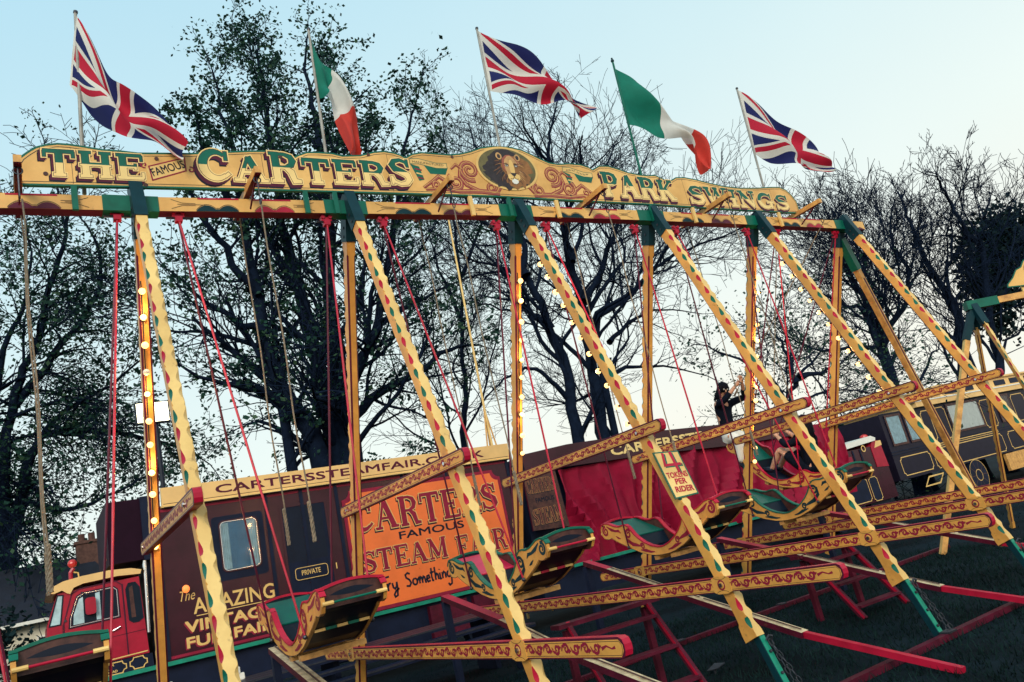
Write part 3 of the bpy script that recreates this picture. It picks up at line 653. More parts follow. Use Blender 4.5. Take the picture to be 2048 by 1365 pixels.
for x,z,s,wd in ((4.50,5.66,-.06,'MANUFACTURED'),(6.48,5.70,-.12,'SHIPWRIGHT')):
    m=MB(); fm2=Frame(fs.p(x,z),V(1,0,s),V(-s,0,1)); W_=.43
    m.flat(fm2,[(0,-.03),(.1,-.018),(.3,-.045),(W_,-.03),(W_,.03),(.3,.018),(.1,.045),(0,.03)],.0016,'pale')
    m.ribbon(fm2,[(0,-.03),(.1,-.018),(.3,-.045),(W_,-.03),(W_,.03),(.3,.018),(.1,.045),(0,.03)],.006,.002,'green',closed=True)
    m.flat(fm2,[(.16,-.03),(.40,-.04),(.44,-.02),(.40,-.11),(.22,-.12)],.0012,'green')
    m.flat(fm2,[(.0,-.03),(.10,-.05),(.14,-.20),(.08,-.22)],.0012,'green'); 
    for k in range(3): m.ribbon(fm2,[(.045+.012*k,-.08-.05*k),(.125+.004*k,-.09-.05*k)],.016,.0018,('signred','pale','signred')[k])
    if wd=='MANUFACTURED': text(m,fm2,wd,.03,-.012,.026,'black',.0024,width=.36)
    else:
        for k in range(15):
            if k!=6: m.ribbon(fm2,[(.05+.022*k,-.012+.012*math.sin(k*.45)),(.062+.022*k,.010+.012*math.sin(k*.45))],.007,.0024,'dkgreen')
    m.build('maker_ribbon',sgn,off=SO)
for sgnx,cx in ((-1,5.22),(1,6.28)):       # acanthus scrollwork either side of the lion
    m=MB()
    def T_(pts): return [(cx+sgnx*a,b) for a,b in pts]
    items=[(spiral(.02,5.60,.13,.02,R(250),1.7,30),.035),(spiral(.22,5.44,.10,.02,R(60),-1.6,28),.03),(spiral(-.22,5.40,.09,.015,R(100),1.5,26),.028),
      ([(-.30,5.34),(-.05,5.35),(.1,5.42),(.16,5.52),(.14,5.60)],.04),([(-.05,5.35),(.2,5.335),(.40,5.36),(.60,5.34)],.035),
      ([(.3,5.42),(.42,5.50),(.5,5.44),(.62,5.36)],.03),([(-.28,5.36),(-.36,5.45),(-.30,5.50)],.03),([(.1,5.60),(.18,5.66),(.25,5.60)],.02),
      (spiral(.46,5.40,.06,.01,R(200),1.3,22),.022)]
    for k,(p,wd) in enumerate(items):
        n_=len(p); wd*=1.25; m.ribbon(fs,T_(p),[wd*(1-.55*j/(n_-1))+.014 for j in range(n_)],.0014+.0002*k,'signred')
        m.ribbon(fs,T_(p),[wd*(1-.6*j/(n_-1)) for j in range(n_)],.0034+.0002*k,'leaf_painted')
        m.ribbon(fs,[(a-.004,b+.006) for a,b in T_(p)],.006,.0056+.0002*k,'cream')
    m.build('scrollwork',sgn,off=SO)
m=MB(); cx,cz=5.70,5.655                   # oval with a painted lion's head
m.flat(fs,arc(cx,cz,.405,.275,0,359,48),.0070,'gold'); m.flat(fs,arc(cx,cz,.375,.25,0,359,48),.0076,'lionbg')
def blob(x,y,rx,ry,mt,d,j=.0,n=26,seed=1,rot=0):
    r_=random.Random(seed); pts=[]
    for k in range(n):
        a=2*math.pi*k/n; q=1+(r_.uniform(-j,j)); px,py=rx*q*math.cos(a),ry*q*math.sin(a)
        pts.append((cx+x+px*math.cos(rot)-py*math.sin(rot),cz+y+px*math.sin(rot)+py*math.cos(rot)))
    m.flat(fs,pts,d,mt)
LS=1.24
def lb(x,y,rx,ry,*a,**k): blob(x*LS+.03,y*LS-.005,rx*LS,ry*LS,*a,**k)
m.flat(fs,[(cx+.08,cz-.10),(cx+.34,cz-.04),(cx+.30,cz+.10),(cx+.16,cz+.17)],.0079,'lionmid'); m.flat(fs,[(cx-.34,cz-.06),(cx-.20,cz-.20),(cx+.22,cz-.205),(cx+.30,cz-.10),(cx,cz)],.0080,'liondark')
lb(-.07,-.02,.20,.178,'liondark',.0082,.13,40,5); lb(.05,-.03,.15,.165,'lionmid',.0086,.14,44,8); blob(.0,.165,.18,.075,'liondark',.0084,.1,30,4)
r_=random.Random(7)
for k in range(110):                        # mane strands hang down and outwards
    a=r_.uniform(0.2,6.0); x0=.03+.115*math.cos(a); y0=.02+.115*math.sin(a); l=r_.uniform(.07,.15)
    ex,ey=x0+l*math.cos(a)*.8,max(-.215,min(.215,y0+l*.55*math.sin(a)-.05))
    dark=['liondark','liondark','liondark','lionmid','brownwood'] if math.cos(a)<-.2 else ['lionmid','lionlight','liondark','lionmid','leaf_painted']
    m.ribbon(fs,[(cx+x0,cz+y0),(cx+(x0+ex)/2+.012*math.sin(k),cz+(y0+ey)/2+.01),(cx+ex,cz+ey)],[.013,.010,.002],.0090+.00002*k,r_.choice(dark))
lb(-.092,.125,.032,.036,'lionlight',.0116,.05,16,2); lb(.105,.120,.032,.036,'lionlight',.0117,.05,16,3); lb(-.092,.122,.017,.022,'liondark',.0119); lb(.105,.118,.017,.022,'liondark',.0120)
lb(.012,.045,.092,.095,'leaf_painted',.0121,.05,26,4); lb(.02,.03,.075,.10,'lionlight',.0122,.05,26,4); lb(.022,-.05,.066,.085,'lionlight',.0125,.04,26,6); lb(.062,.0,.036,.06,'lionmid',.01255,.08,18,2)
lb(.022,.01,.026,.085,'gold',.0128); lb(-.008,-.085,.034,.034,'pale',.0131,.06,18,3); lb(.054,-.085,.034,.034,'pale',.0132,.06,18,9); lb(.024,-.128,.036,.026,'white',.0133,.06,18,9)
def lp(x,y): return (cx+x*LS+.03,cz+y*LS-.005)
m.flat(fs,[lp(-.010,-.042),lp(.058,-.042),lp(.044,-.066),lp(.024,-.080),lp(.006,-.066)],.0137,'liondark')
for s_ in (-1,1):
    lb(.02+s_*.050,.032,.021,.012,'liondark',.0136); lb(.02+s_*.050,.030,.012,.008,'white',.0139); lb(.02+s_*.050,.031,.006,.007,'black',.0141)
    m.ribbon(fs,[lp(.02+s_*.024,.038),lp(.02+s_*.052,.054),lp(.02+s_*.082,.046)],[.004,.010,.003],.0138,'liondark')
    m.ribbon(fs,[lp(.024,-.080),lp(.024+s_*.018,-.106),lp(.024+s_*.044,-.100)],.007,.0138,'liondark')
m.build('lion_painting',sgn,off=SO)
for x,c in ((1.41,'green'),(3.33,'green'),(3.62,'green'),(5.13,'pale'),(5.62,'green'),(6.27,'pale'),(7.72,'green'),(8.45,'pale'),(10.14,'pale')):
    zt=interp(sorted(bot),x); pm=MB(); pm.bar((x,-.088,bz(x)-HB-.02),(x,-.088,zt),.045,.03,c,up=(0,1,0))
    pm.build('mounting_post',sgn,off=SO)
# ================================================================== FLAGS
FL=['union flag twisted and drooping over the left end of the sign board','green white and orange tricolour hanging limp in front of the leafy tree','union flag spread in the wind above the lion painting','tricolour flying from a green pole with a round finial','union flag at the right end of the sign board, beside the bare trees']
for fi,(kind,pt,pb,tp,bt) in enumerate(FLAGS):
    base=V(pb[0],0,5.2); lean=(pt[0]-pb[0])/(pt[1]-pb[1]); base=V(pb[0]-lean*(pb[1]-5.2),.03,5.2)
    f=thing('flag_on_pole',base,FL[fi],'flag',None)
    m=MB(); tipm=V(pt[0],.03,pt[1]); m.tube([base,lin(base,tipm,.98),tipm],[.017,.014,.013],'green' if fi==3 else 'poleg',8)
    if fi==3: m.ball(tipm+V(0,0,.02),.024,'dkgreen'); m.ball(tipm+V(0,0,.055),.014,'dkgreen')
    else: m.tube([tipm+V(0,0,-.01),tipm+V(.004,0,.012)],.019,'iron',8)
    m.build('pole',f,off=base)
    nu,nv=48,20; vs=[];uvs=[]
    ph=fi*1.7
    for i in range(nu+1):
        u=i/nu; s=u*4; k=min(3,int(s)); q=s-k
        def cr(P):
            a=P[max(k-1,0)];b=P[k];c=P[k+1];d=P[min(k+2,4)]
            return [.5*((2*b[j])+(-a[j]+c[j])*q+(2*a[j]-5*b[j]+4*c[j]-d[j])*q*q+(-a[j]+3*b[j]-3*c[j]+d[j])*q**3) for j in (0,1)]
        T1=cr(tp);B1=cr(bt)
        for j in range(nv+1):
            v=j/nv
            am_=min(1,u*5)*.075
            y=.03+am_*(math.sin(u*9+v*5+ph)+.6*math.sin(u*4-v*9+ph*2))
            if fi==0: y-=.30*u
            xw=lin(B1[0],T1[0],v)+.012*math.sin(v*14+u*7+ph)*min(1,u*4); zw=lin(B1[1],T1[1],v)+.014*math.sin(u*17+v*6+ph)*min(1,u*4)
            vs.append(V(xw,y,zw)-base); uvs.append((u,v))
    fcs=[];mi=[]
    for i in range(nu):
        for j in range(nv):
            a=i*(nv+1)+j; fcs.append((a,a+nv+1,a+nv+2,a+1)); mi.append(0 if i<nu/3 else (1 if i<2*nu/3 else 2))
    me=bpy.data.meshes.new('cloth'); me.from_pydata([tuple(v) for v in vs],[],fcs)
    ul=me.uv_layers.new(name='UVMap')
    for lp in me.loops: ul.data[lp.index].uv=uvs[lp.vertex_index]
    if kind=='uk': me.materials.append(MATS['union_cloth'])
    else:
        for c in ('cloth_green','cloth_white','cloth_orange'): me.materials.append(MATS[c])
        me.polygons.foreach_set('material_index',mi)
    me.polygons.foreach_set('use_smooth',[True]*len(fcs)); me.update()
    o=bpy.data.objects.new('cloth',me); COL.objects.link(o); o.parent=f
# ================================================================== SWING BOATS
TOPP=[(.95,.38),(.925,.415),(.87,.435),(.80,.425),(.74,.40),(.68,.378),(.61,.366),(.55,.375),(.50,.372),(.455,.345),(.42,.30),(.385,.255),(.33,.205),(.25,.15),(.15,.105),(.05,.08),(0,.077)]
BOTP=[(0,0),(.10,.004),(.2,.018),(.36,.062),(.46,.105),(.54,.14),(.65,.19),(.74,.235),(.79,.268),(.815,.262),(.86,.258),(.915,.275),(.95,.32)]
PIV=3.80
def make_boat(trim, inner, seat, paint, rail, label):
    b=thing('swing_boat',(0,0,0),label,'swing boat','swing boats hanging from the beam')
    HW=.245
    topl=[(-y,z) for y,z in TOPP]+[(y,z) for y,z in TOPP[::-1][1:]]      # u = -y runs towards the viewer
    botl=[(y,z) for y,z in BOTP[::-1]]+[(-y,z) for y,z in BOTP[1:]]
    outline=topl+botl
    for sx in (-1,1):
        m=MB(); fr=Frame((sx*HW,0,0),(0,sx,0),(0,0,1))                 # painted outer face looks away from the boat
        m.prism(fr,outline,-.028,0,'tan','tan','brownwood')
        m.ribbon(fr,inset(outline,-.012) if False else [(a*.985,z+(.0)) for a,z in outline],.004,.0008,'black',closed=True)
        for s in (-1,1):
            m.ribbon(fr,[(s*a,z) for a,z in spiral(.865,.352,.055,.012,R(100),-1.5,26)],[.030-.015*j/25 for j in range(26)],.0012,paint)
            m.ribbon(fr,[(s*.83,.405),(s*.76,.36),(s*.69,.335),(s*.63,.33),(s*.60,.30)],[.010,.036,.024,.030,.008],.0016,paint)
            m.ribbon(fr,[(s*a,z) for a,z in spiral(.475,.275,.052,.012,R(150),-1.4,24)],[.030-.015*j/23 for j in range(24)],.0014,paint)
            m.ribbon(fr,[(s*.53,.30),(s*.52,.22),(s*.44,.16),(s*.36,.14),(s*.30,.12)],[.012,.036,.044,.030,.010],.0018,paint)
            m.ribbon(fr,[(s*a,z) for a,z in spiral(.285,.118,.034,.008,R(30),1.3,20)],[.022-.010*j/19 for j in range(20)],.0022,paint)
            m.ribbon(fr,[(s*.33,.085),(s*.24,.07),(s*.17,.048),(s*.11,.042)],[.008,.034,.022,.010],.0024,paint)
            m.ribbon(fr,[(s*.62,.24),(s*.66,.255),(s*.70,.28)],[.008,.024,.006],.0026,paint)
        m.build('side_panel',b)
        m=MB(); tl=[(a,z) for a,z in topl]; fr2=Frame((sx*HW,0,0),(0,sx,0),(0,0,1))
        for i in range(len(tl)-1):                                      # coloured capping along the top edge
            (a0,z0),(a1,z1)=tl[i],tl[i+1]; d=Vector((a1-a0,z1-z0)).normalized(); nn=Vector((-d.y,d.x))
            if nn.y<0 and abs(a0)<.9: nn=-nn
            e=.013
            q=[fr2.p(a0,z0,-.04),fr2.p(a1,z1,-.04),fr2.p(a1+nn.x*e,z1+nn.y*e,-.04),fr2.p(a0+nn.x*e,z0+nn.y*e,-.04)]
            p=[fr2.p(a0,z0,.006),fr2.p(a1,z1,.006),fr2.p(a1+nn.x*e,z1+nn.y*e,.006),fr2.p(a0+nn.x*e,z0+nn.y*e,.006)]
            for f in ([p[0],p[1],p[2],p[3]],[q[3],q[2],q[1],q[0]],[p[3],p[2],q[2],q[3]],[p[1],p[0],q[0],q[1]]): m.poly(f,trim)
        m.build('edge_trim',b)
    X0,X1=-HW+.03,HW-.03
    m=MB()                                                              # hull skin under the boat
    pr=[(.90,.31),(.80,.275),(.66,.205),(.54,.15),(.36,.075),(.2,.032),(.1,.02),(0,.016)]
    pr=[(y,z) for y,z in pr]+[(-y,z) for y,z in pr[::-1][1:]]
    for i in range(len(pr)-1):
        (a,z),(c,d)=pr[i],pr[i+1]; m.poly([(X0,a,z),(X0,c,d),(X1,c,d),(X1,a,z)],'navy'); m.poly([(X1,a,z+.012),(X1,c,d+.012),(X0,c,d+.012),(X0,a,z+.012)],inner)
    m.build('hull',b)
    for s in (-1,1):
        m=MB(); K=10; topa=[]
        for k in range(K+1): topa.append((lin(-HW-.005,HW+.005,k/K), .425+.035*math.sin(math.pi*k/K)))
        low=[(HW-.03,.30),(-HW+.03,.30)]
        fr=Frame((0,s*.905,0),(-s,0,0),(0,0,1))
        m.prism(fr,topa+low,-.018,0,'brownwood','brownwood','vinyldark')
        lens=[(lin(-.17,.17,k/12),.385+.030*math.sin(math.pi*k/12)) for k in range(13)]+[(lin(.17,-.17,k/12),.385-.018*math.sin(math.pi*k/12)) for k in range(1,12)]
        m.flat(fr,lens,.001,'black')
        ep=m.build('end_panel',b)
        m=MB()
        for k in range(K):
            (a,z),(c,d)=topa[k],topa[k+1]
            m.bar((a,s*.90,z+.006),(c,s*.90,d+.006),.035,.020,trim)
        m.build('capping',ep)
        m=MB(); yr=s*.955; zr=.335
        m.tube([(-HW+.06,yr,zr),(HW-.06,yr,zr)],.0085,rail,8)
        for e in (-1,1): m.tube([(e*(HW-.005),yr,zr),(e*(HW-.085),yr,zr)],.0145,'pale',8)
        m.build('hand_rail',b)
        m=MB()
        for k in range(5):
            xa=lin(X0,X1,k/5); xb=lin(X0,X1,(k+1)/5)
            m.bar((xa,s*.585,.160),(xb-.006,s*.585,.160),.016,.020,'gold' if k%2==0 else rail)
        m.build('trim_strip',b)
        m=MB()
        m.poly([(X0,s*.86,.43),(X1,s*.86,.43),(X1,s*.42,.235),(X0,s*.42,.235)],seat); m.poly([(X0,s*.42,.225),(X1,s*.42,.225),(X1,s*.86,.42),(X0,s*.86,.42)],'vinyldark')
        m.poly([(X0,s*.42,.235),(X1,s*.42,.235),(X1,s*.36,.10),(X0,s*.36,.10)],'vinyldark')
        m.tube([(X0,s*.42,.237),(X1,s*.42,.237)],.010,seat,6)
        m.build('seat',b)
        m=MB(); m.box((-HW+.02,s*.13-.035,-.045),(HW+.06,s*.13+.035,-.002),'armwood'); m.build('keel_block',b)
    for sx in (-1,1):
        hx=sx*.665
        m=MB(); m.tube([(hx-.035*sx,-.03,PIV+.01),(hx-.035*sx,.03,PIV+.01)],.02,'red',8); m.tube([(hx+.035*sx,-.03,PIV+.01),(hx+.035*sx,.03,PIV+.01)],.02,'red',8)
        m.box((hx-.05,-.018,PIV-.03),(hx+.05,.018,PIV+.01),'red'); m.tube([(hx-.10,0,PIV-.035),(hx+.10,0,PIV-.035)],.012,'iron',8); m.box((hx-.03,-.03,PIV-.075),(hx+.03,.03,PIV-.03),'red'); m.build('hanger',b)
        for s in (-1,1):
            m=MB(); p0=V(hx,s*.012,PIV-.05); p1=V(sx*(HW+.018),s*.50,.135)
            m.tube([p0,lin(p0,p1,.35),lin(p0,p1,.36),lin(p0,p1,.7),lin(p0,p1,.71),p1],[.009,.009,.0098,.0098,.009,.0085],'red' if s<0 else 'maroon' ,7)
            m.ball(p1,.018,'iron',8,6); m.build('hanging_rod',b)
    return b
def place_boat(b,x,th):
    zc=5.02; r=PIV
    b.location=(x, r*math.sin(th), zc-r*math.cos(th)); b.rotation_euler=(th,0,0)
bA=make_boat('red','truckdark','vinylgreen','signred','green','red edged swing boat with green seat and green rail, hanging still beside the price board')
bB=make_boat('green','truckdark','vinylred','dkgreen','red','green edged swing boat with a red seat in front of the orange sign panel')
place_boat(bA,6.77,0); place_boat(bB,4.775,0)
b1=dup(bA); b1['label']='red edged swing boat in front of the maroon trailer, nearest boat seen whole'; place_boat(b1,2.86,0)
b0=dup(bB); b0['label']='green edged swing boat cut by the lower left corner, below the red cab'; place_boat(b0,1.05,-.05)
bC=make_boat('green','vinyldark','vinylgreen','dkgreen','red','green edged swing boat with dark green seats, hanging empty below the riders'); place_boat(bC,8.79,0)
b5=dup(bA); b5['label']='red edged swing boat swung up to the far side with two riders aboard'; TH5=R(28); place_boat(b5,10.76,TH5)
for c in [o for o in bpy.data.objects if o.parent==b5 and o.name.startswith('seat')]: pass

# ================================================================== PULL ROPES
def rope(x,y,ztop,zbot,label,sally=.30,p1=None):
    z0=ztop; pts=[V(x,y,z0)]; e=Vector(p1) if p1 else V(x,y,zbot)
    o=thing('pull_rope',(x,y,z0),label,'rope','bell ropes for pulling the swing boats'); d=(e-V(x,y,z0)); L=d.length; dn=d.normalized()
    m=MB(); n=14
    ps=[lin(V(x,y,z0),e,k/n)+V(.008*math.sin(k*.9+x),.006*math.cos(k*1.3),0)*(0 if k in(0,n) else 1)-V(0,0,0) for k in range(n+1)]
    m.tube(ps,.0068,'rope',6); m.build('cord',o,off=V(x,y,z0))
    m=MB(); a=ps[-1]-dn*sally; K=18
    for ph in (0,2.1,4.2):
        q=dn.orthogonal().normalized(); r2=dn.cross(q)
        m.tube([a+dn*sally*k/K+q*.0085*math.cos(ph+k*.9)+r2*.0085*math.sin(ph+k*.9) for k in range(K+1)],.009,'rope',5)
    m.ball(a,.017,'rope',8,6); m.build('grip',o,off=V(x,y,z0))
    return o
def az(i): return bz(ARM[i])+HB+.035
rope(1.04,-.43,az(0)-.28,2.03,'thick rope hanging at the left edge in front of the left tree')
rope(1.04,.33,az(0)-.03,2.06,'second rope close behind the thick rope at the left edge')
rope(2.80,-.43,az(1)-.28,2.02,'rope hanging in front of the dark trailer doorway, nearer of the pair')
rope(2.81,.33,az(1)-.03,2.08,'rope hanging between the trailer window and doorway, farther of the pair')
rope(4.70,.33,az(2)-.03,2.10,'rope hanging over the orange sign panel lettering')
rope(4.70,-.43,az(2)-.28,1.98,'rope ending beside the flap with the painted sign reflection')
rope(6.70,.33,az(3)-.03,2.06,'rope hanging behind the price board leg in front of the dark booth header')
rope(6.69,-.43,az(3)-.28,2.0,'rope crossing the red curtain to the right of the price board')
rope(8.73,-.43,az(4)-.28,2.0,'rope beside the bulbs of the fifth trestle')
rope(8.73,.33,az(4)-.03,2.05,'rope hanging just left of the standing rider')
rope(10.56,-.43,az(5)-.28,0,'rope pulled taut by the rider at the high end of the boat',.12,p1=(10.60,2.08,3.14))
rope(10.56,.33,az(5)-.03,0,'rope held by the rider at the low end of the boat',.12,p1=(10.66,1.62,2.36))

# ================================================================== LIGHT STRINGS
proto=None
def string(i,side,zt,zb,dz,label,dead=None):
    global proto
    o=thing('light_string',(XS[i],0,0),label,'light string','festoon light strings on the trestle legs')
    off=.10; m=MB(); pts=[]; n=int((zt-zb)/dz)
    for k in range(n+1):
        z=zt-k*dz; p=leg_pt(side,z)+V(-.02,off if side<0 else -off,0); pts.append(p)
    cab=[p+V(0,(-.012 if side<0 else .012)+.006*math.sin(j*2.1),0) for j,p in enumerate(pts)]
    cab=[leg_pt(side,zt+.12)+V(-.02,.07 if side<0 else -.07,0)]+cab
    m.tube(cab,.0055,'black',5); m.build('cable',o)
    for k,p in enumerate(pts):
        dy=(.045 if side<0 else -.045)
        if proto is None:
            m=MB(); m.ball((0,0,0),.027,'bulb',12,8); proto=m.build('bulb',o,smooth=True)
            m=MB(); m.tube([(0,-.026,0),(0,-.058,0)],[.013,.015],'black',8); sk=m.build('socket',proto)
            b=proto
        else:
            b=dup(proto,o)
        if k%3==1 and not k==dead:
            ld=bpy.data.lights.new('bulb_light','POINT'); ld.energy=6.0; ld.color=(1,.55,.22); ld.shadow_soft_size=.03; lo=bpy.data.objects.new('bulb_light',ld); COL.objects.link(lo); lo.parent=o; lo.location=p+V(-.01,dy*2.2,0)
        b.parent=o; q_=random.Random(i*100+k+(50 if side>0 else 0)); b.scale=[q_.uniform(.88,1.12)]*3; b.location=p+V(.0,dy,q_.uniform(-.02,.02)); b.rotation_euler=(0,0,0 if side<0 else math.pi)
        if dead is not None and k==dead:
            b.data=b.data.copy(); b.data.materials[0]=MATS['deadbulb']
string(1,1,4.40,2.25,.205,'string of lit bulbs down the far leg of the leftmost trestle, one bulb out',dead=3)
string(1,-1,4.48,2.45,.20,'string of lit bulbs down the near leg of the leftmost trestle')
string(3,1,4.43,2.45,.20,'string of lit bulbs on the far leg of the middle trestle')
string(3,-1,4.46,2.40,.195,'string of lit bulbs slanting down the near leg of the middle trestle')
string(5,1,4.42,1.95,.20,'string of lit bulbs on the far leg of the trestle by the riders')
string(5,-1,4.42,2.40,.20,'string of lit bulbs slanting down the near leg right of the riders')
# ================================================================== PRICE BOARD on the near leg of the third trestle
n_=V(0,-1,NA).normalized(); v_=V(0,NA,1).normalized()      # outward from the leg; up along it
pc=V(5.80,0,1.905); pc.y=-NA*(APEX-pc.z); pc=pc+n_*.075
po=thing('price_board',pc,'cream green edged board reading 4 TOKENS PER RIDER on a slanting leg','sign')
rot=R(3); u_=V(1,0,0)*math.cos(rot)+v_*-math.sin(rot); w_=V(1,0,0)*math.sin(rot)+v_*math.cos(rot)
fr=Frame((0,0,0),u_,w_)
m=MB(); m.prism(fr,[(-.148,-.235),(.132,-.215),(.146,.225),(-.146,.232)],-.012,0,'pale','green'); m.ribbon(fr,[(-.142,-.228),(.126,-.209),(.140,.219),(-.140,.226)],.012,.0012,'green',closed=True); m.build('panel',po)
m=MB()
four=[([(-.048,.215),(-.082,.092),(.105,.092)],.027),([(.040,.222),(.040,.010)],.032)]
for k,(p,wd) in enumerate(four):
    m.ribbon(fr,[(a+.014,b-.011) for a,b in p],wd,.0016+.0001*k,'green'); m.ribbon(fr,p,wd,.0022+.0001*k,'red')
m.build('number',po)
for s,y,wd in (('TOKENS',-.035,.235),('PER',-.10,.125),('RIDER',-.175,.205)):
    m=MB(); text(m,fr,s,.006,y-.003,.05,'gold',.0014,width=wd,bold=.02,align='C',shear=.15); text(m,fr,s,0,y,.055,'red',.002,width=wd,bold=.03,align='C',shear=.15); m.build('lettering',po)
for z in (.15,-.15):
    m=MB(); m.tube([leg_pt(-1,1.905+z)+V(XS[3]+.03-.06,-.06,0)-pc, leg_pt(-1,1.905+z)+V(XS[3]+.03+.06,-.06,0)-pc],.006,'black',6); m.build('tie',po)
# ================================================================== BRAKE PLANKS under the boats
PL={'nearest brake plank, worn bare wood, below the first red edged boat':(2.86,[(1.55,1.27),(-.2,.86),(-1.4,.50),(-2.62,.10)],.115),
 'worn brake plank with pink end in front of the orange sign panel':(4.775,[(1.69,1.33),(.5,1.03),(-.4,.755),(-1.72,.44),(-2.65,.10)],.10),
 'brake plank below the red edged boat, bright red handle reaching the right foreground':(6.77,[(1.74,1.30),(1.30,1.17),(-.13,.72),(-1.32,.36),(-2.70,.06)],.10),
 'brake plank below the green seated boat, red handle running to the right edge':(8.79,[(1.45,1.17),(.46,.89),(-.81,.50),(-1.44,.31),(-2.6,.06)],.10),
 'farthest brake plank, below the boat with riders':(10.76,[(1.30,1.17),(.82,1.03),(-.61,.58),(-1.1,.43),(-2.5,.06)],.10)}
for lb,(x,pts,wd) in PL.items():
    o=thing('brake_plank',(x,pts[0][0],0),lb,'brake plank','brake planks sloping under the swing boats'); OF=V(x,pts[0][0],0)
    m=MB(); P=[V(x,a,b) for a,b in pts]
    for i in range(len(P)-1):
        last=i==len(P)-2; first=i==0
        m.bar(P[i]-V(0,0,.045),P[i+1]-V(0,0,.045),wd if not last else wd*.5,.055,'oldred' if not last else 'red',mtop='red' if last else ('red' if first and len(P)>4 else 'wornwood'))
        if not last and not(first and len(P)>4): m.bar(lin(P[i],P[i+1],.02)+V(wd*.0,0,-.004),lin(P[i],P[i+1],.98)+V(0,0,-.004),wd*.12,.006,'brownwood')
    m.build('board',o,off=OF)
    m=MB(); y0=pts[0][0]+.05; m.box((x-.035,y0-.07,0),(x+.035,y0+.0,pts[0][1]-.09),'truckdark'); m.build('support_post',o,off=OF)
# ================================================================== BOARDING STEPS
def steps(loc,rz,label,w_=.80,n=4,h=.86,run=.75):
    o=thing('boarding_steps',loc,label,'steps','red wooden boarding steps',rot=(0,0,rz))
    for s in (-1,1):
        m=MB(); m.bar((s*w_/2,0,h),(s*w_/2,-run,0),.035,.07,'oldred',up=(0,1,1)); m.bar((s*w_/2,-.006-.0,h+.018),(s*w_/2,-run-.006,.018),.037,.036,'red',up=(0,1,1))
        m.build('side_rail',o)
        m=MB(); m.box((s*w_/2-.03,.02,0),(s*w_/2+.03,.08,h-.05),'oldred'); m.build('leg',o)
    for k in range(n):
        f=(k+.45)/n; z=h*(1-f); y=-run*f
        m=MB(); m.box((-w_/2+.02,y-.09,z-.02),(w_/2-.02,y+.07,z+.005),'oldred'); m.build('tread',o)
    m=MB(); m.box((-w_/2-.12,-.05,h-.02),(w_/2+.14,.12,h+.02),'oldred'); m.build('top_step',o)
steps((5.65,.0,0),R(-5),'larger red boarding steps in the left foreground under the lower crossbars',.92,3,.83,.66)
steps((9.2,.15,0),R(-4),'smaller red boarding steps right of centre, half hidden by a slanting leg',.75,3,.76,.6)
# ================================================================== GROUND FRAME
def rail(p0,p1,label,w_=.075,h=.055,c='oldred'):
    p0=Vector(p0);p1=Vector(p1); o=thing('ground_rail',p0,label,'base rail','red base rails lying on the grass')
    m=MB(); m.bar(p0+V(0,0,h/2+.005),p1+V(0,0,h/2+.005),w_,h,c); m.build('timber',o,off=p0)
    for i in range(0,7):
        x=XS[i]; m=MB()
        if p0.x<x<p1.x: m.box((x-.06,p0.y-.05,h+.005),(x+.06,p0.y+.05,h+.02),'iron'); m.build('foot_plate',o,off=p0)
rail((-.5,-2.0,0),(16,-2.0,0),'long dark red base rail joining the near feet of the trestles')
rail((-.5,1.6,0),(14,1.6,0),'dark red base rail on the grass behind the boarding steps')
for i in range(2,7):
    pass
# stake with a flat cap in the foreground
o=thing('ground_stake',(6.60,-.22,0),'small iron stake with tilted flat cap standing in the foreground grass','stake')
m=MB(); m.tube([(0,0,0),(.01,0,.07)],.014,'iron',8); m.build('spike',o)
m=MB(); m.prism(Frame((.01,0,.075),V(.9,-.35,.12),V(.3,.9,.3)),[(-.10,-.02),(.0,-.055),(.11,-.015),(.03,.05)],-.004,.006,'iron'); m.build('cap',o)
# ================================================================== RIDERS
def skin(name, pts, edges, rad, mname, parent, T=None, sub=2, root=0):
    me=bpy.data.meshes.new(name); me.from_pydata([tuple((T@Vector(p)) if T else p) for p in pts],edges,[]); o=bpy.data.objects.new(name,me); COL.objects.link(o)
    md=o.modifiers.new('s','SKIN'); md.use_smooth_shade=True; md.branch_smoothing=.6
    for i,r in enumerate(rad):
        sv=me.skin_vertices[0].data[i]; rr=r if isinstance(r,tuple) else (r,r); sv.radius=rr; sv.use_root=(i==root)
    ss=o.modifiers.new('u','SUBSURF'); ss.levels=sub; ss.render_levels=sub
    bpy.context.view_layer.update()
    dg=bpy.context.evaluated_depsgraph_get(); nm=bpy.data.meshes.new_from_object(o.evaluated_get(dg)); nm.name=name
    bpy.data.objects.remove(o); bpy.data.meshes.remove(me); nm.materials.clear(); nm.materials.append(MATS[mname])
    q=bpy.data.objects.new(name,nm); COL.objects.link(q); q.parent=parent
    return q
def join_mb(o, mb):      # append tubes etc. into an existing mesh object so the body stays one mesh
    bm=bmesh.new(); bm.from_mesh(o.data); base=len(o.data.materials)
    idx={}
    for n in mb.ms:
        o.data.materials.append(MATS[n]); idx[mb.ms.index(n)]=len(o.data.materials)-1
    vs=[bm.verts.new(v) for v in mb.v]
    for f,mi in zip(mb.f,mb.m):
        try: fa=bm.faces.new([vs[i] for i in f]); fa.material_index=idx[mi]; fa.smooth=True
        except ValueError: pass
    bm.to_mesh(o.data); bm.free()
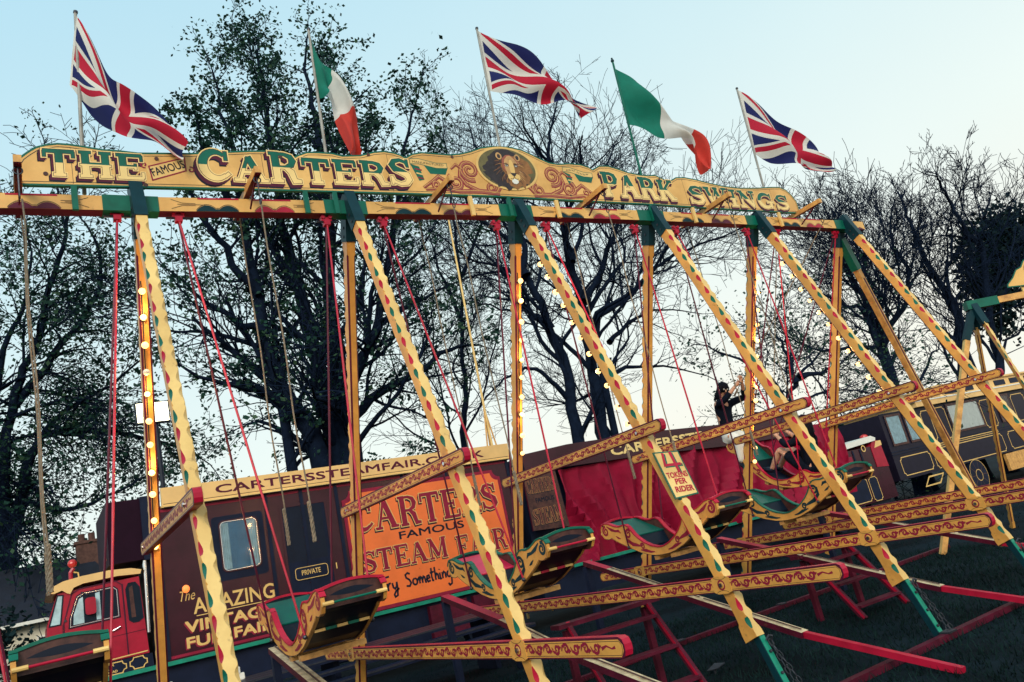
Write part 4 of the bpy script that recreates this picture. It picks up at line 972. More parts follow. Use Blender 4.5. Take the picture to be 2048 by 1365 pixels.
def hand(mb, wrist, dirv, side):
    w=Vector(wrist); d=Vector(dirv).normalized(); s=Vector(side); s=(s-d*s.dot(d)).normalized(); n=d.cross(s)
    mb.tube([w-d*.02,w+d*.03,w+d*.085],[.022,.034,.032],'skin',8)
    for i,l in enumerate((.062,.072,.068,.052)):
        a=w+d*.082+s*(-.027+.018*i); mb.tube([a,a+d*l*.45+n*.010,a+d*l*.55+n*.035,a+d*l*.35+n*.052],[.0095,.009,.008,.006],'skin',6)
    a=w+d*.03-s*.030; mb.tube([a,a-s*.025+d*.03+n*.012,a-s*.015+d*.055+n*.035],[.012,.010,.007],'skin',6)
def face(mb, c, fwd, up, r):
    c=Vector(c); f=Vector(fwd).normalized(); u=Vector(up); u=(u-f*u.dot(f)).normalized(); s=f.cross(u)
    mb.tube([c+f*r*.86+u*.022,c+f*r*1.08-u*.012,c+f*r*.92-u*.022],[.010,.016,.012],'skin',6)
    for k in (-1,1):
        mb.ball(c+f*r*.86+s*k*.033+u*.022,.013,'white',8,6); mb.ball(c+f*(r*.86+.008)+s*k*.033+u*.022,.007,'black',6,5)
        mb.tube([c+s*k*r*.92+u*.02-f*.005,c+s*k*r*1.02-u*.005-f*.012,c+s*k*r*.93-u*.03],[.010,.014,.009],'skin',6)
    mb.tube([c+f*r*.90-u*.052+s*.024,c+f*r*.96-u*.05,c+f*r*.90-u*.052-s*.024],[.005,.009,.005],'maroon',6)
T5=Matrix.Translation(b5.location)@Matrix.Rotation(TH5,4,'X')
def rider(label, J, top, skirt, hairlen):
    base=T5@Vector(J['hip']); o=thing('person',base,label,'person','riders in the high swing boat'); TT=Matrix.Translation(-base)@T5
    P=lambda k: Vector(J[k])
    hip,ch,nk,hd=P('hip'),P('chest'),P('neck'),P('head'); fwd=Vector(J['fwd']).normalized()
    up=(hd-nk).normalized(); sx=V(.001+1,0,0)
    pts=[hip,lin(hip,ch,.55),ch,nk,lin(nk,hd,.5),hd+up*.0,hd+up*.085]; rad=[(.15,.11),(.125,.10),(.16,.105),.055,.05,(.072,.088),(.05,.06)]
    ed=[(0,1),(1,2),(2,3),(3,4),(4,5),(5,6)]
    def addchain(a,pl,rl):
        k=a
        for p,r in zip(pl,rl): pts.append(p); rad.append(r); ed.append((k,len(pts)-1)); k=len(pts)-1
    for s in (-1,1):
        sh=ch+sx*s*.165+up*.06; el=P('elbow_l' if s<0 else 'elbow_r'); wr=P('hand_l' if s<0 else 'hand_r')
        addchain(2,[sh,lin(sh,el,.5),el,lin(el,wr,.5),wr],[.058,.050,.042,.038,.028])
        hp=hip+sx*s*.085; kn=P('knee')+sx*s*.10; an=P('ankle')+sx*s*.09; toe=an+Vector(J['toe'])
        addchain(0,[hp,lin(hp,kn,.5),kn,lin(kn,an,.5),an,toe],[.085,.078,.058,.050,.036,.034])
    b=skin('body',pts,ed,rad,'skin',o,TT)
    mb=MB(); R3=TT.to_3x3()
    for s in (-1,1):
        el=P('elbow_l' if s<0 else 'elbow_r'); wr=P('hand_l' if s<0 else 'hand_r'); hand(mb,TT@wr,R3@(wr-el),R3@(sx*s))
    face(mb,TT@(hd+up*.02),R3@fwd,R3@up,.085); join_mb(b,mb)
    # clothes
    pts=[hip,lin(hip,ch,.5),ch,lin(ch,nk,.75)]; rad=[(.168,.125),(.15,.12),(.18,.125),.075]; ed=[(0,1),(1,2),(2,3)]
    for s in (-1,1):
        sh=ch+sx*s*.165+up*.06; el=P('elbow_l' if s<0 else 'elbow_r'); wr=P('hand_l' if s<0 else 'hand_r')
        addchain(2,[sh,lin(sh,el,.5),el]+([lin(el,wr,.6)] if J['long'] else []),[.072,.064,.056]+([.048] if J['long'] else []))
    skin('top',pts,ed,rad,top,o,TT)
    pts=[hip-up*.01,hip+up*.06]; rad=[(.175,.135),(.165,.125)]; ed=[(0,1)]
    for s in (-1,1):
        hp=hip+sx*s*.085; kn=P('knee')+sx*s*.10; an=P('ankle')+sx*s*.09
        e=lin(hp,kn,.8) if J['bare'] else kn
        addchain(0,[hp,lin(hp,e,.55),e]+([] if J['bare'] else [lin(kn,an,.55),lin(kn,an,.95)]),[.105,.098,.085]+([] if J['bare'] else [.075,.07]))
    skin('skirt' if J['bare'] else 'trousers',pts,ed,rad,skirt,o,TT)
    mb=MB(); hc=TT@(hd+up*.035-fwd*.012); mb.ball(hc,(.094,.098,.098),'hair',14,10)
    r_=random.Random(len(label))
    for k in range(46):
        a=r_.uniform(-2.2,2.2); side=sx*math.sin(a); back=-fwd*math.cos(a)
        p=[hd+up*(.10+.02*r_.random()),hd+(side+back)*.09+up*.05,hd+(side+back)*.105-up*.06,hd+(side+back)*(.10+.04*r_.random())-up*(.06+hairlen*r_.uniform(.6,1))]
        mb.tube([TT@q for q in p],[.016,.020,.018,.004],'hair',5)
    hobj=mb.build('hair',o,smooth=True)
    mb=MB()
    for s in (-1,1):
        an=P('ankle')+sx*s*.09; mb.tube([TT@(an-Vector(J['toe'])*.35),TT@(an+Vector(J['toe'])*.5),TT@(an+Vector(J['toe'])*1.35)],[.042,.048,.034],'black',8)
    mb.build('shoe',o)
rider('person in black top and white trousers at the high end of the boat, arms raised',
 dict(hip=(-.16,1.00,.52),chest=(-.17,1.18,.92),neck=(-.17,1.20,1.07),head=(-.17,1.19,1.21),fwd=(-.25,-1,-.15),elbow_l=(-.36,.98,1.10),hand_l=(-.22,.90,1.34),elbow_r=(.10,.96,1.12),hand_r=(-.10,.88,1.40),knee=(-.15,.72,.52),ankle=(-.15,.62,.14),toe=(0,-.11,-.03),long=True,bare=False),'blackcloth','white',.16)
rider('person all in black with bare shins sitting at the near end of the swung boat',
 dict(hip=(-.05,-.52,.36),chest=(-.05,-.40,.74),neck=(-.05,-.34,.89),head=(-.05,-.29,1.01),fwd=(0,1,.1),elbow_l=(-.24,-.16,.66),hand_l=(-.13,.10,.72),elbow_r=(.16,-.16,.66),hand_r=(.06,.10,.78),knee=(-.06,.0,.54),ankle=(-.06,.12,.18),toe=(0,.11,-.03),long=True,bare=True),'blackcloth','blackcloth',.22)

# ================================================================== SHOW TRAILER with cab
tr=thing('show_lorry',(5.9,7,0),'maroon showman lorry with a red cab, cream name fascia and orange sign panel','lorry',rot=(0,R(1.0),0))
ft=Frame((-5.9,0,0),(1,0,0),(0,0,1))      # world x on the side, z up
m=MB(); m.box((-3.30,.0,1.10),(3.22,2.4,3.44),'truckmaroon'); 
for x in (-3.29,-1.6,-1.0,-.38,-2.62,.9,1.8,3.18): m.box((x-.03,-.014,1.14),(x+.03,.0,3.42),'truckdark')
for z in (1.16,3.36): m.box((-3.28,-.009,z-.02),(3.2,-.0,z+.02),'signred')
m.build('body',tr)
m=MB(); m.box((-3.20,-.06,3.43),(3.27,.04,3.715),'fascia'); m.box((-3.22,-.085,3.40),(3.29,2.42,3.43),'pale'); m.ribbon(ft,[(2.72,3.455),(9.14,3.455)],.008,.063,'black'); m.ribbon(ft,[(2.72,3.40),(9.14,3.40)],.010,.0875,'black')
text(m,ft,'CARTERSSTEAMFAIR.CO.UK',3.52,3.515,.135,'maroon',.0625,width=5.05,bold=.022)
m.build('fascia',tr)
m=MB(); m.box((-4.35,-.03,1.055),(3.24,.02,1.115),'steelgreen'); m.build('side_rail',tr)
m=MB(); m.box((-3.4,.1,.45),(3.1,2.3,1.06),'truckdark'); m.box((-1.0,-.02,.48),(-.2,.1,1.03),'truckdark'); m.box((1.0,-.02,.42),(1.75,.12,1.0),'oldred'); m.box((1.9,-.02,.42),(2.65,.12,1.0),'oldred'); m.build('chassis',tr)
for x in (-2.3,2.2,-4.0):
    w_=MB(); w_.tube([(x,.14,.48),(x,.40,.48)],.48,'black',24); w_.build('wheel',tr)
# window with curtains
def rrect(x0,z0,x1,z1,r,n=5):
    o=[]
    for cx,cz,a in ((x1-r,z0+r,-90),(x1-r,z1-r,0),(x0+r,z1-r,90),(x0+r,z0+r,180)):
        o+=arc(cx,cz,r,r,a,a+90,n)
    return o
wi=MB(); wi.flat(ft,rrect(3.40,2.12,4.22,3.14,.06),.004,'truckdark')
wi.ribbon(ft,rrect(3.52,2.26,4.11,3.05,.07),.035,.02,'truckmaroon',closed=True); wi.ribbon(ft,rrect(3.53,2.27,4.10,3.04,.07),.010,.0225,'chrome',closed=True)
wo=wi.build('window',tr)
c=MB()
for x0,x1 in ((3.545,3.66),(3.95,4.09)):
    for k in range(8):
        a=lin(x0,x1,k/8); b_=lin(x0,x1,(k+1)/8); d=.006+(.008 if k%2 else 0); e=.006+(0 if k%2 else .008); c.poly([ft.p(a,2.29,d),ft.p(b_,2.29,e),ft.p(b_,3.02,e),ft.p(a,3.02,d)],'paleblue')
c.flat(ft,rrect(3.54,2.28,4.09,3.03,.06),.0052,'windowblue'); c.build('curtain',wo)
c=MB(); c.flat(ft,rrect(3.54,2.28,4.09,3.03,.06),.0185,'glass'); c.build('pane',wo)
# doorway
m=MB(); m.flat(ft,[(4.52,1.18),(5.30,1.18),(5.30,3.14),(4.52,3.14)],.004,'truckdark'); m.flat(ft,[(4.56,2.20),(5.22,2.20),(5.22,3.10),(4.56,3.10)],.006,'black')
m.ribbon(ft,[(4.52,1.18),(4.52,3.14),(5.30,3.14),(5.30,1.18)],.04,.012,'truckmaroon'); d_=m.build('door',tr)
m=MB(); m.prism(ft,rrect(4.62,1.885,5.20,2.105,.05),.006,.016,'truckdark'); m.ribbon(ft,rrect(4.635,1.90,5.185,2.09,.045),.010,.018,'gold',closed=True); text(m,ft,'PRIVATE',4.74,1.965,.085,'gold',.018,width=.32,bold=.012); m.build('name_plate',d_)
m=MB(); text(m,ft,'1',5.34,1.97,.10,'gold',.002,bold=.02)
text(m,ft,'The',2.84,1.94,.16,'gold',.003,width=.22,shear=.35)
text(m,ft,'AMAZING',3.02,1.72,.24,'gold',.003,width=1.24,bold=.012); m.ribbon(ft,[(3.05,1.685),(4.25,1.685)],.012,.003,'gold')
for s,x,z,wd,hh in (('VINTAGE',2.88,1.47,1.30,.165),('FUN FAIR',2.88,1.245,1.30,.155)):
    text(m,ft,s,x-.018,z-.018,hh,'signred',.0022,width=wd,bold=.03); text(m,ft,s,x,z,hh,'gold',.003,width=wd,bold=.03)
m.build('lettering',tr)
m=MB()                                  # rows of rivets along the panel joints
for x in (2.66,3.30,4.32,4.86,5.48,6.84,7.74,9.05):
    for k in range(15): m.tube([ft.p(x,1.22+.152*k,.012),ft.p(x,1.22+.152*k,.018)],.008,'truckmaroon',6)
m.build('rivets',tr)['kind']='stuff'
# orange sign panel
m=MB()
def notched(x0,z0,x1,z1,r):
    return arc(x0,z0,r,r,90,0,6)+arc(x1,z0,r,r,180,90,6)+arc(x1,z1,r,r,270,180,6)+arc(x0,z1,r,r,0,-90,6)
m.prism(ft,notched(5.60,1.13,8.86,3.24,.15),.002,.016,'signred'); m.flat(ft,notched(5.66,1.19,8.80,3.18,.15),.018,'orange')
fair_word(m,ft,'CARTERS',5.72,8.72,lambda x:2.44+.03*abs(x-7.2),lambda x:.52+.05*(1-abs(x-7.2)/1.5),'signred',edge='gold',shade=('black',),d0=.0185,gap=.02,grow=.03)
text(m,ft,'FAMOUS',6.56,2.25,.135,'black',.0195,width=1.32,bold=.02)
fair_word(m,ft,'STEAM',5.78,7.48,1.78,.38,'signred',edge='gold',shade=('black',),d0=.0185,grow=.03)
fair_word(m,ft,'FAIR',7.64,8.76,1.72,.40,'signred',edge='gold',shade=('black',),d0=.0185,grow=.03)
def script(m,fr,strokes,x,z,s,w_,d,c):
    for i,st in enumerate(strokes): m.ribbon(fr,[(x+a*s,z+b*s) for a,b in st],w_,d+.0001*i,c)
SC=[[(0,1.0),(.35,1.08),(.8,1.12)],[(.38,1.06),(.33,.6),(.30,.05)],[(.55,.62),(.58,.3),(.60,.05)],[(.60,.35),(.72,.58),(.86,.60)],[(.98,.6),(1.02,.25),(1.16,.12),(1.30,.3),(1.36,.62)],[(1.36,.62),(1.36,.1),(1.28,-.4),(1.08,-.48),(1.02,-.3),(1.2,-.05),(1.5,.1)],
 [(2.55,.98),(2.36,1.10),(2.16,.98),(2.2,.75),(2.45,.55),(2.55,.3),(2.4,.08),(2.12,.14)],arc(2.9,.33,.19,.24,90,450,14),[(3.08,.3),(3.2,.5),(3.28,.58),(3.30,.1)],[(3.30,.3),(3.42,.58),(3.52,.5),(3.54,.1)],[(3.54,.3),(3.66,.58),(3.76,.5),(3.80,.12),(3.9,.1)],
 [(3.92,.32),(4.18,.38),(4.14,.58),(3.98,.54),(3.92,.3),(4.02,.1),(4.24,.16)],[(4.42,1.1),(4.38,.4),(4.42,.12),(4.54,.1)],[(4.26,.72),(4.62,.78)],[(4.72,1.12),(4.70,.1)],[(4.70,.35),(4.84,.58),(4.94,.5),(4.96,.1)],[(5.12,.6),(5.12,.12),(5.24,.12)],[(5.12,.82),(5.14,.88)],[(5.34,.6),(5.34,.1)],[(5.34,.36),(5.48,.6),(5.60,.5),(5.62,.1)],
 arc(5.92,.36,.16,.22,30,390,12),[(6.10,.6),(6.12,.1),(6.05,-.42),(5.85,-.52),(5.74,-.34)],
 [(6.7,.6),(6.7,.1)],[(6.7,.36),(6.84,.58),(6.95,.5),(6.97,.1)],[(7.1,.32),(7.36,.38),(7.32,.58),(7.16,.54),(7.1,.3),(7.2,.1),(7.42,.16)],[(7.5,.6),(7.62,.1),(7.74,.5),(7.86,.1),(8.0,.6)]]
script(m,ft,SC,6.06,1.40,.225,.034,.0186,'black')
m.build('sign_panel',tr)
# cab
fc=ft; cabp=[(1.13,.62),(1.04,1.30),(1.07,1.96),(1.20,2.42),(1.34,2.48),(2.28,2.48),(2.34,1.3),(2.40,.62)]
m=MB(); yf=Frame((-5.9,.06,0),(1,0,0),(0,0,1)); m.prism(yf,[(1.10,.66),(1.05,1.30),(2.40,1.30),(2.44,.66)],-2.1,0,'truckdark'); m.prism(yf,[(1.05,1.31),(1.07,1.97),(1.22,2.40),(2.30,2.44),(2.36,1.31)],-2.1,0,'cabred')
cab=m.build('cab',tr)
m=MB(); rp=[(1.08,2.43),(1.16,2.50),(1.30,2.555),(1.55,2.585),(1.9,2.60),(2.2,2.575),(2.34,2.53),(2.32,2.47),(2.0,2.495),(1.55,2.475),(1.43,2.44),(1.38,2.36),(1.34,2.38),(1.28,2.43),(1.18,2.40)]
m.prism(yf,rp,-2.14,.05,'fascia'); m.build('roof',cab)
m=MB(); m.flat(yf,[(1.29,1.44),(1.30,1.96),(1.42,2.33),(1.50,2.37),(1.98,2.39),(2.03,2.34),(2.05,1.44)],.004,'cabred'); m.ribbon(yf,[(1.27,1.33),(1.28,1.96),(1.40,2.36),(1.50,2.41),(1.98,2.43),(2.06,2.36),(2.08,1.33)],.018,.006,'maroon')
dd=m.build('door',cab)
m=MB(); wp=[(1.36,1.90),(1.37,2.02),(1.47,2.30),(1.55,2.335),(1.94,2.345),(1.985,2.30),(1.99,1.92)]
m.flat(yf,wp,.006,'vinyldark'); m.ribbon(yf,wp,.022,.012,'maroon',closed=True); m.ribbon(yf,wp,.008,.0135,'chrome',closed=True)
for q in ([(1.40,1.92),(1.41,2.06),(1.49,2.27),(1.54,2.29),(1.54,1.92)],[(1.70,1.93),(1.70,2.31),(1.76,2.32),(1.76,1.93)]): m.flat(yf,q,.008,'paleblue')
m.prism(yf,rrect(1.56,2.02,1.70,2.26,.04),.02,.09,'cabred'); m.tube([yf.p(1.52,2.36,.02),yf.p(1.60,2.30,.08)],.008,'iron',6)
m.build('window',dd)
m=MB(); m.tube([yf.p(1.86,1.71,.02),yf.p(2.0,1.765,.035)],.012,'chrome',8); m.build('handle',dd)
m=MB(); wq=[(2.13,1.83),(2.11,2.28),(2.15,2.36),(2.24,2.36),(2.29,2.28),(2.31,1.83),(2.25,1.79),(2.18,1.79)]; m.flat(yf,wq,.005,'vinyldark'); m.ribbon(yf,wq,.020,.010,'black',closed=True); m.flat(yf,[(2.16,1.86),(2.15,2.3),(2.20,2.32),(2.22,1.86)],.0065,'brownwood'); m.build('window',cab)
m=MB(); m.flat(yf,[(1.10,1.96),(1.22,2.37),(1.29,2.36),(1.24,1.96)],.005,'paleblue'); m.ribbon(yf,[(1.10,1.96),(1.22,2.37),(1.29,2.36),(1.24,1.96)],.018,.008,'black',closed=True); m.build('quarter_light',cab)
m=MB(); fw=Frame((-4.855,1.0,0),(0,-1,0),(.28,0,1)); m.poly([(-4.86,.2,1.97),(-4.70,.2,2.40),(-4.70,1.95,2.40),(-4.86,1.95,1.97)],'glass'); m.build('windscreen',cab)
m=MB()                                  # seams, seals, wiper, lamp and step of the cab
for q in ([(2.085,1.33),(2.07,2.37)],[(1.255,1.33),(1.265,1.95)],[(1.10,1.62),(2.33,1.655)]): m.ribbon(yf,q,.006,.0075,'black')
m.ribbon(yf,[(1.34,1.88),(1.355,2.02),(1.46,2.315),(1.54,2.352),(1.945,2.362),(2.0,2.31),(2.01,1.90)],.010,.014,'black',closed=True)
m.tube([yf.p(1.30,1.66,.01),yf.p(1.30,1.66,.022)],.018,'iron',8); m.tube([yf.p(1.30,2.0,.01),yf.p(1.30,2.0,.022)],.018,'iron',8)
m.build('door_seam',cab)
m=MB(); m.tube([(-4.90,.45,1.32),(-4.84,.45,1.32)],[.09,.10],'chrome',14); m.ball((-4.90,.45,1.32),(.025,.085,.085),'white',12,8); m.build('headlight',cab)
m=MB(); m.tube([(-4.32,.75,2.08),(-4.45,.75,1.98)],.02,'black',8); m.tube([(-4.47+.02*math.sin(k*.524),.75+.17*math.cos(k*.524),1.98+.17*math.sin(k*.524)) for k in range(13)],.012,'black',6,cap=False); m.build('steering_wheel',cab)
m=MB(); m.ribbon(yf,[(1.3,1.315),(2.34,1.345)],.016,.008,'gold')
def panel(x0,z0,x1,z1): m.ribbon(yf,notched(x0,z0,x1,z1,.05),.014,.006,'gold',closed=True)
panel(1.35,1.12,2.04,1.28); panel(2.09,1.13,2.32,1.29)
m.build('lining',cab)
m=MB()
for s,z,wd in (('J. CARTER',1.235,.26),('& SONS.',1.19,.20),('MAIDENHEAD',1.145,.30)): text(m,yf,s,1.62,z,.034,'gold',.006,width=wd,bold=.02)
m.build('lettering',cab)
m=MB(); m.tube([(-4.48,.5,2.58),(-4.48,.5,2.70),(-4.44,.5,2.76)],.03,'cabred',8); m.ball((-4.45,.5,2.83),.065,'redlamp',12,8); m.tube([(-4.44,.5,2.70),(-4.38,.5,2.68),(-4.37,.5,2.58)],.012,'gold',6); m.build('beacon',cab)
m=MB(); m.box((-3.98,.1,2.68),(-3.32,2.3,3.62),'lutonmaroon'); m.box((-3.5,.05,2.66),(-3.31,.1,3.64),'truckdark'); m.box((-3.45,.3,.9),(-3.31,2.2,2.68),'truckdark'); m.build('luton_box',tr)
m=MB(); m.tube([(-3.52,.1,1.6),(-3.5,.1,2.66)],.028,'chrome',8); m.build('exhaust_pipe',tr)
# orange lamp on the side
m=MB(); m.tube([(-3.02,-.02,2.12),(-3.0,-.08,2.12)],.03,'iron',8); m.ball((-2.98,-.11,2.11),(.055,.05,.06),'amber',10,8); m.build('side_lamp',tr)

# ================================================================== BOOTH with red curtain
bo=thing('side_stall',(12.8,7.0,0),'dark side stall with a name header, red drapes and a flap painted with the sign reflection','stall')
fbt=Frame((-12.8,0,0),(1,0,0),(0,0,1))
m=MB(); m.prism(fbt,[(9.45,3.02),(9.45,3.37),(10.6,3.44),(12.9,3.43),(15.2,3.33),(18.5,3.22),(18.5,2.74),(15.2,2.80),(12.9,2.92),(10.6,2.98)],.05,.14,'truckmaroon','truckdark')
text(m,fbt,'CARTERSSTEAMFAIR',11.72,3.05,.20,'letteryellow',.1425,width=4.5,bold=.03); m.build('header',bo)
m=MB(); K=460; x0,x1=10.28,19.6; pv=None
for k in range(K+1):
    x=lin(x0,x1,k/K); f=0
    col=[]
    for j in range(13):
        q=j/12; z=lin(1.02,2.95,q); pin=.10*math.sin(x*1.7+1.2)*(1-q); xw=x+.22*math.sin(z*1.9+x*.8)+.10*math.sin(z*3.7-x*1.9); f=.46*(abs(math.sin(xw*2.7))**.6-.6)*(.6+.4*math.sin(x*1.3+2))+.22*(abs(math.sin(xw*5.3+1.1))-.5)+.05*math.sin(xw*14+z)+.06*math.sin(z*3.1+x*4.2)
        col.append(V(x-12.8+pin*.6, -.05+f*(1.0-.75*q)+.035*math.sin(z*4+x*2.6)*(1.3-q), z))
    if pv:
        for j in range(12): m.poly([pv[j],col[j],col[j+1],pv[j+1]],'curtainred')
    pv=col
cu=m.build('curtain',bo); cu.data.polygons.foreach_set('use_smooth',[True]*len(cu.data.polygons))
m=MB(); m.box((-3.35,.2,.95),(5.7,2.6,3.3),'truckdark'); m.box((-3.3,.3,3.3),(5.7,2.6,3.36),'truckdark'); m.build('body',bo)
m=MB(); m.box((-3.4,-.12,1.0),(5.7,-.05,1.06),'steelgreen'); m.box((-3.4,.1,.45),(5.7,2.4,.95),'truckdark'); m.build('floor_rail',bo)
m=MB(); m.prism(fbt,[(9.30,1.86),(10.16,1.80),(10.12,3.0),(9.34,3.03)],.16,.20,'brownwood','oldred')  # open door flap; the sign's dim reflection is painted on as lettering
fair_word(m,fbt,'CARTERS',8.9+.45,10.06,2.56,.30,'maroon',edge='armwood',shade=('black',),d0=.2015,grow=.035)
text(m,fbt,'FAMOUS',9.50,2.38,.09,'black',.203,width=.45,bold=.02)
fair_word(m,fbt,'STEAM',9.36,10.06,1.94,.33,'maroon',edge='armwood',shade=('black',),d0=.2015,grow=.035)
m.build('painted_reflection_flap',bo)
# mast behind the trailers
o=thing('tripod_mast',(10.75,10.2,0),'slender cream mast on a three legged stand behind the lorry roof','mast')
m=MB(); m.tube([(0,0,0),(.06,0,5.1),(.15,0,7.6),(.25,0,10.4)],[.032,.03,.028,.024],'pale',8); m.build('pole',o)
for a in (.1,1.4,3.3):
    m=MB(); m.tube([(.05,0,5.1),(.75*math.cos(a),.7*math.sin(a),0)],.02,'armwood',7); m.build('leg',o)
# ================================================================== SECOND SWING FRAME, right
D2=V(.832,-.555,0); N2=V(.555,.832,0); A2=V(14.88,.21,0)
s2=thing('small_swing_frame',A2,'second smaller cream swing frame with green sockets at the right edge','swing frame')
def L2(a,b,z): return D2*a+N2*b+V(0,0,z)
m=MB(); m.bar(L2(-.12,0,3.82),L2(.42,0,3.80),.14,.15,'green'); m.bar(L2(.42,0,3.80),L2(3.4,0,3.70),.10,.11,'armwood',mtop='pale'); m.bar(L2(1.15,0,3.83),L2(2.4,0,3.79),.07,.05,'pale'); m.build('top_beam',s2)
m=MB(); m.bar(L2(0,.0,3.80),L2(-.32,0,3.25),.10,.10,'dkgreen'); m.bar(L2(-.30,0,3.27),L2(-1.93,0,0),.085,.085,'armwood',mtop='pale'); m.build('end_strut',s2)
for sd,ft_ in ((1,1.35),(-1,1.25)):
    for a in (0,3.0):
        m=MB(); timber(m,L2(a,sd*.14,3.45),L2(a,sd*ft_,.0),.10,.36,N2*sd,phase=.05); m.bar(L2(a,0,3.86),L2(a,sd*.16,3.42),.11,.11,'dkgreen',up=D2); lg=m.build('leg',s2)
sb=thing('scalloped_board',A2+L2(.68,-.06,3.99),'corner of a scalloped cream sign board at the right edge','sign')
fq=Frame((0,0,0),D2,(0,0,1)); ov=[(-.02,-.02),(.35,-.07),(1.4,-.12),(1.4,.42),(.75,.42),(.62,.36),(.52,.40),(.40,.37),(.32,.27),(.22,.24),(.12,.12),(.0,.03)]
m=MB(); m.prism(fq,ov,-.03,0,'cream','green'); m.ribbon(fq,ov,.02,.001,'green',closed=True); m.build('panel',sb)
for a in (.25,1.15):
    m=MB(); m.bar(L2(a,.05,-.17),L2(a,.05,.10),.05,.03,'pale',up=N2); m.build('mounting_post',sb)
m=MB()
for k,(p,wd) in enumerate([(spiral(.48,.19,.12,.02,R(120),1.5,24),.04),(spiral(.80,.16,.13,.02,R(20),-1.6,24),.04),([(.36,.05),(.55,.02),(.9,0)],.03)]): m.ribbon(fq,p,wd,.0015+.0003*k,'maroon')
m.build('scrollwork',sb)
m=MB(); m.tube([L2(.9,0,3.75)+A2,L2(1.35,-.75,1.3)+A2],.011,'red',6); m.tube([L2(.9,.02,3.75)+A2,L2(1.30,.55,1.3)+A2],.011,'red',6)
o=thing('hanging_rods',A2+L2(.9,0,3.75),'pair of red hanging rods below the small swing frame','rod')
for v in range(len(m.v)): m.v[v]-=o.location
m.build('rod_pair',o)
# ================================================================== RED LORRY and LIVING WAGON behind, right
rv=thing('engine_wagon',(21.5,8.0,0),'red road vehicle with white roof edge and brass ring, left of the dark living wagon','road vehicle')
fr=Frame((-21.5,0,0),(1,0,0),(0,0,1))
m=MB(); m.box((-2.2,.0,.55),(1.25,2.0,2.12),'truckmaroon'); m.build('body',rv)
m=MB(); m.prism(fr,[(19.3,2.08),(22.45,2.26),(22.5,2.34),(22.3,2.42),(19.3,2.20)],-2.0,.06,'white'); m.ball((1.0,.3,2.44),(.12,.12,.08),'redlamp'); m.build('roof',rv)
m=MB(); m.prism(fr,[(22.2,1.5),(22.75,1.45),(22.7,2.2),(22.4,2.33),(22.2,2.1)],-1.9,.02,'cabred'); m.flat(fr,[(22.35,2.05),(22.75,2.10),(22.75,2.24),(22.5,2.24)],.024,'fascia'); m.build('cab',rv)
m=MB(); m.ribbon(fr,spiral(21.82,2.10,.085,.085,0,1.0,20),.03,.03,'pale'); m.build('brass_ring',rv)
m=MB()
for q in ((20.4,.62,21.5,1.28),(21.6,.58,22.0,1.26)): m.flat(fr,notched(*q,.06),.004,'truckdark'); m.ribbon(fr,notched(*q,.06),.02,.008,'gold',closed=True)
m.flat(fr,[(19.5,1.75),(21.2,1.80),(21.2,1.95),(19.5,1.92)],.004,'signred')
for x in (21.3,21.65): m.box((x-21.5-.03,-.02,1.35),(x-21.5+.03,0,2.1),'truckdark')
m.build('side_panel',rv)
for x in (-1.5,.5):
    m=MB(); m.tube([(x,.1,.5),(x,.3,.5)],.5,'black',20); m.build('wheel',rv)
lw=thing('living_wagon',(29.5,8.0,0),'dark navy showman living wagon with gold lining, curtained windows and cream clerestory roof','wagon')
fr=Frame((-29.5,0,0),(1,0,0),(0,0,1))
m=MB(); m.box((-6.4,0,.95),(8,2.5,2.98),'navy'); 
for z in (1.72,1.80,2.98): m.box((-6.4,-.02,z-.015),(8,0,z+.015),'truckdark')
m.build('body',lw)
m=MB()
for q in ((25.25,1.86,25.75,2.86),(25.95,1.86,26.65,2.88),(28.85,1.9,29.6,2.85),(31.0,1.9,31.9,2.85),(25.2,1.02,29.5,1.62),(23.4,1.05,25.0,1.6),(29.9,1.02,33.5,1.62),(25.3,1.69,29.4,1.75)): m.ribbon(fr,notched(*q,min(.08,(q[3]-q[1])*.3)),.026,.004,'gold',closed=True)
m.build('gold_lining',lw)
for x0,x1,c in ((23.35,24.1,'paleblue'),(24.3,24.95,'paleblue'),(26.8,28.72,'white'),(29.9,30.8,'brownwood')):
    m=MB(); m.ribbon(fr,[(x0,2.0),(x0,2.9),(x1,2.9),(x1,2.0)],.07,.03,'brownwood',closed=True); wn=m.build('window',lw)
    m=MB(); K=14
    for k in range(K): m.poly([fr.p(lin(x0,x1,k/K),2.02,.004+.012*(k%2)),fr.p(lin(x0,x1,(k+1)/K),2.02,.004+.012*((k+1)%2)),fr.p(lin(x0,x1,(k+1)/K),2.88,.004+.012*((k+1)%2)),fr.p(lin(x0,x1,k/K),2.88,.004+.012*(k%2))],c)
    m.build('curtain',wn)
    m=MB(); m.flat(fr,[(x0,2.0),(x1,2.0),(x1,2.9),(x0,2.9)],.022,'glass'); m.build('pane',wn)
m=MB(); m.prism(fr,[(25.0,3.0),(38,3.0),(38,3.16),(25.0,3.16)],-2.6,.14,'fascia'); m.box((-4.6,-.16,3.16),(8.5,2.7,3.20),'white')
m.box((-2.5,.15,3.20),(8.5,2.2,3.56),'fascia'); m.box((-2.7,.05,3.56),(8.5,2.4,3.62),'fascia')
for k in range(9): x=-2.2+1.1*k; m.box((x,.13,3.28),(x+.75,.15,3.47),'truckdark')
m.build('roof',lw)
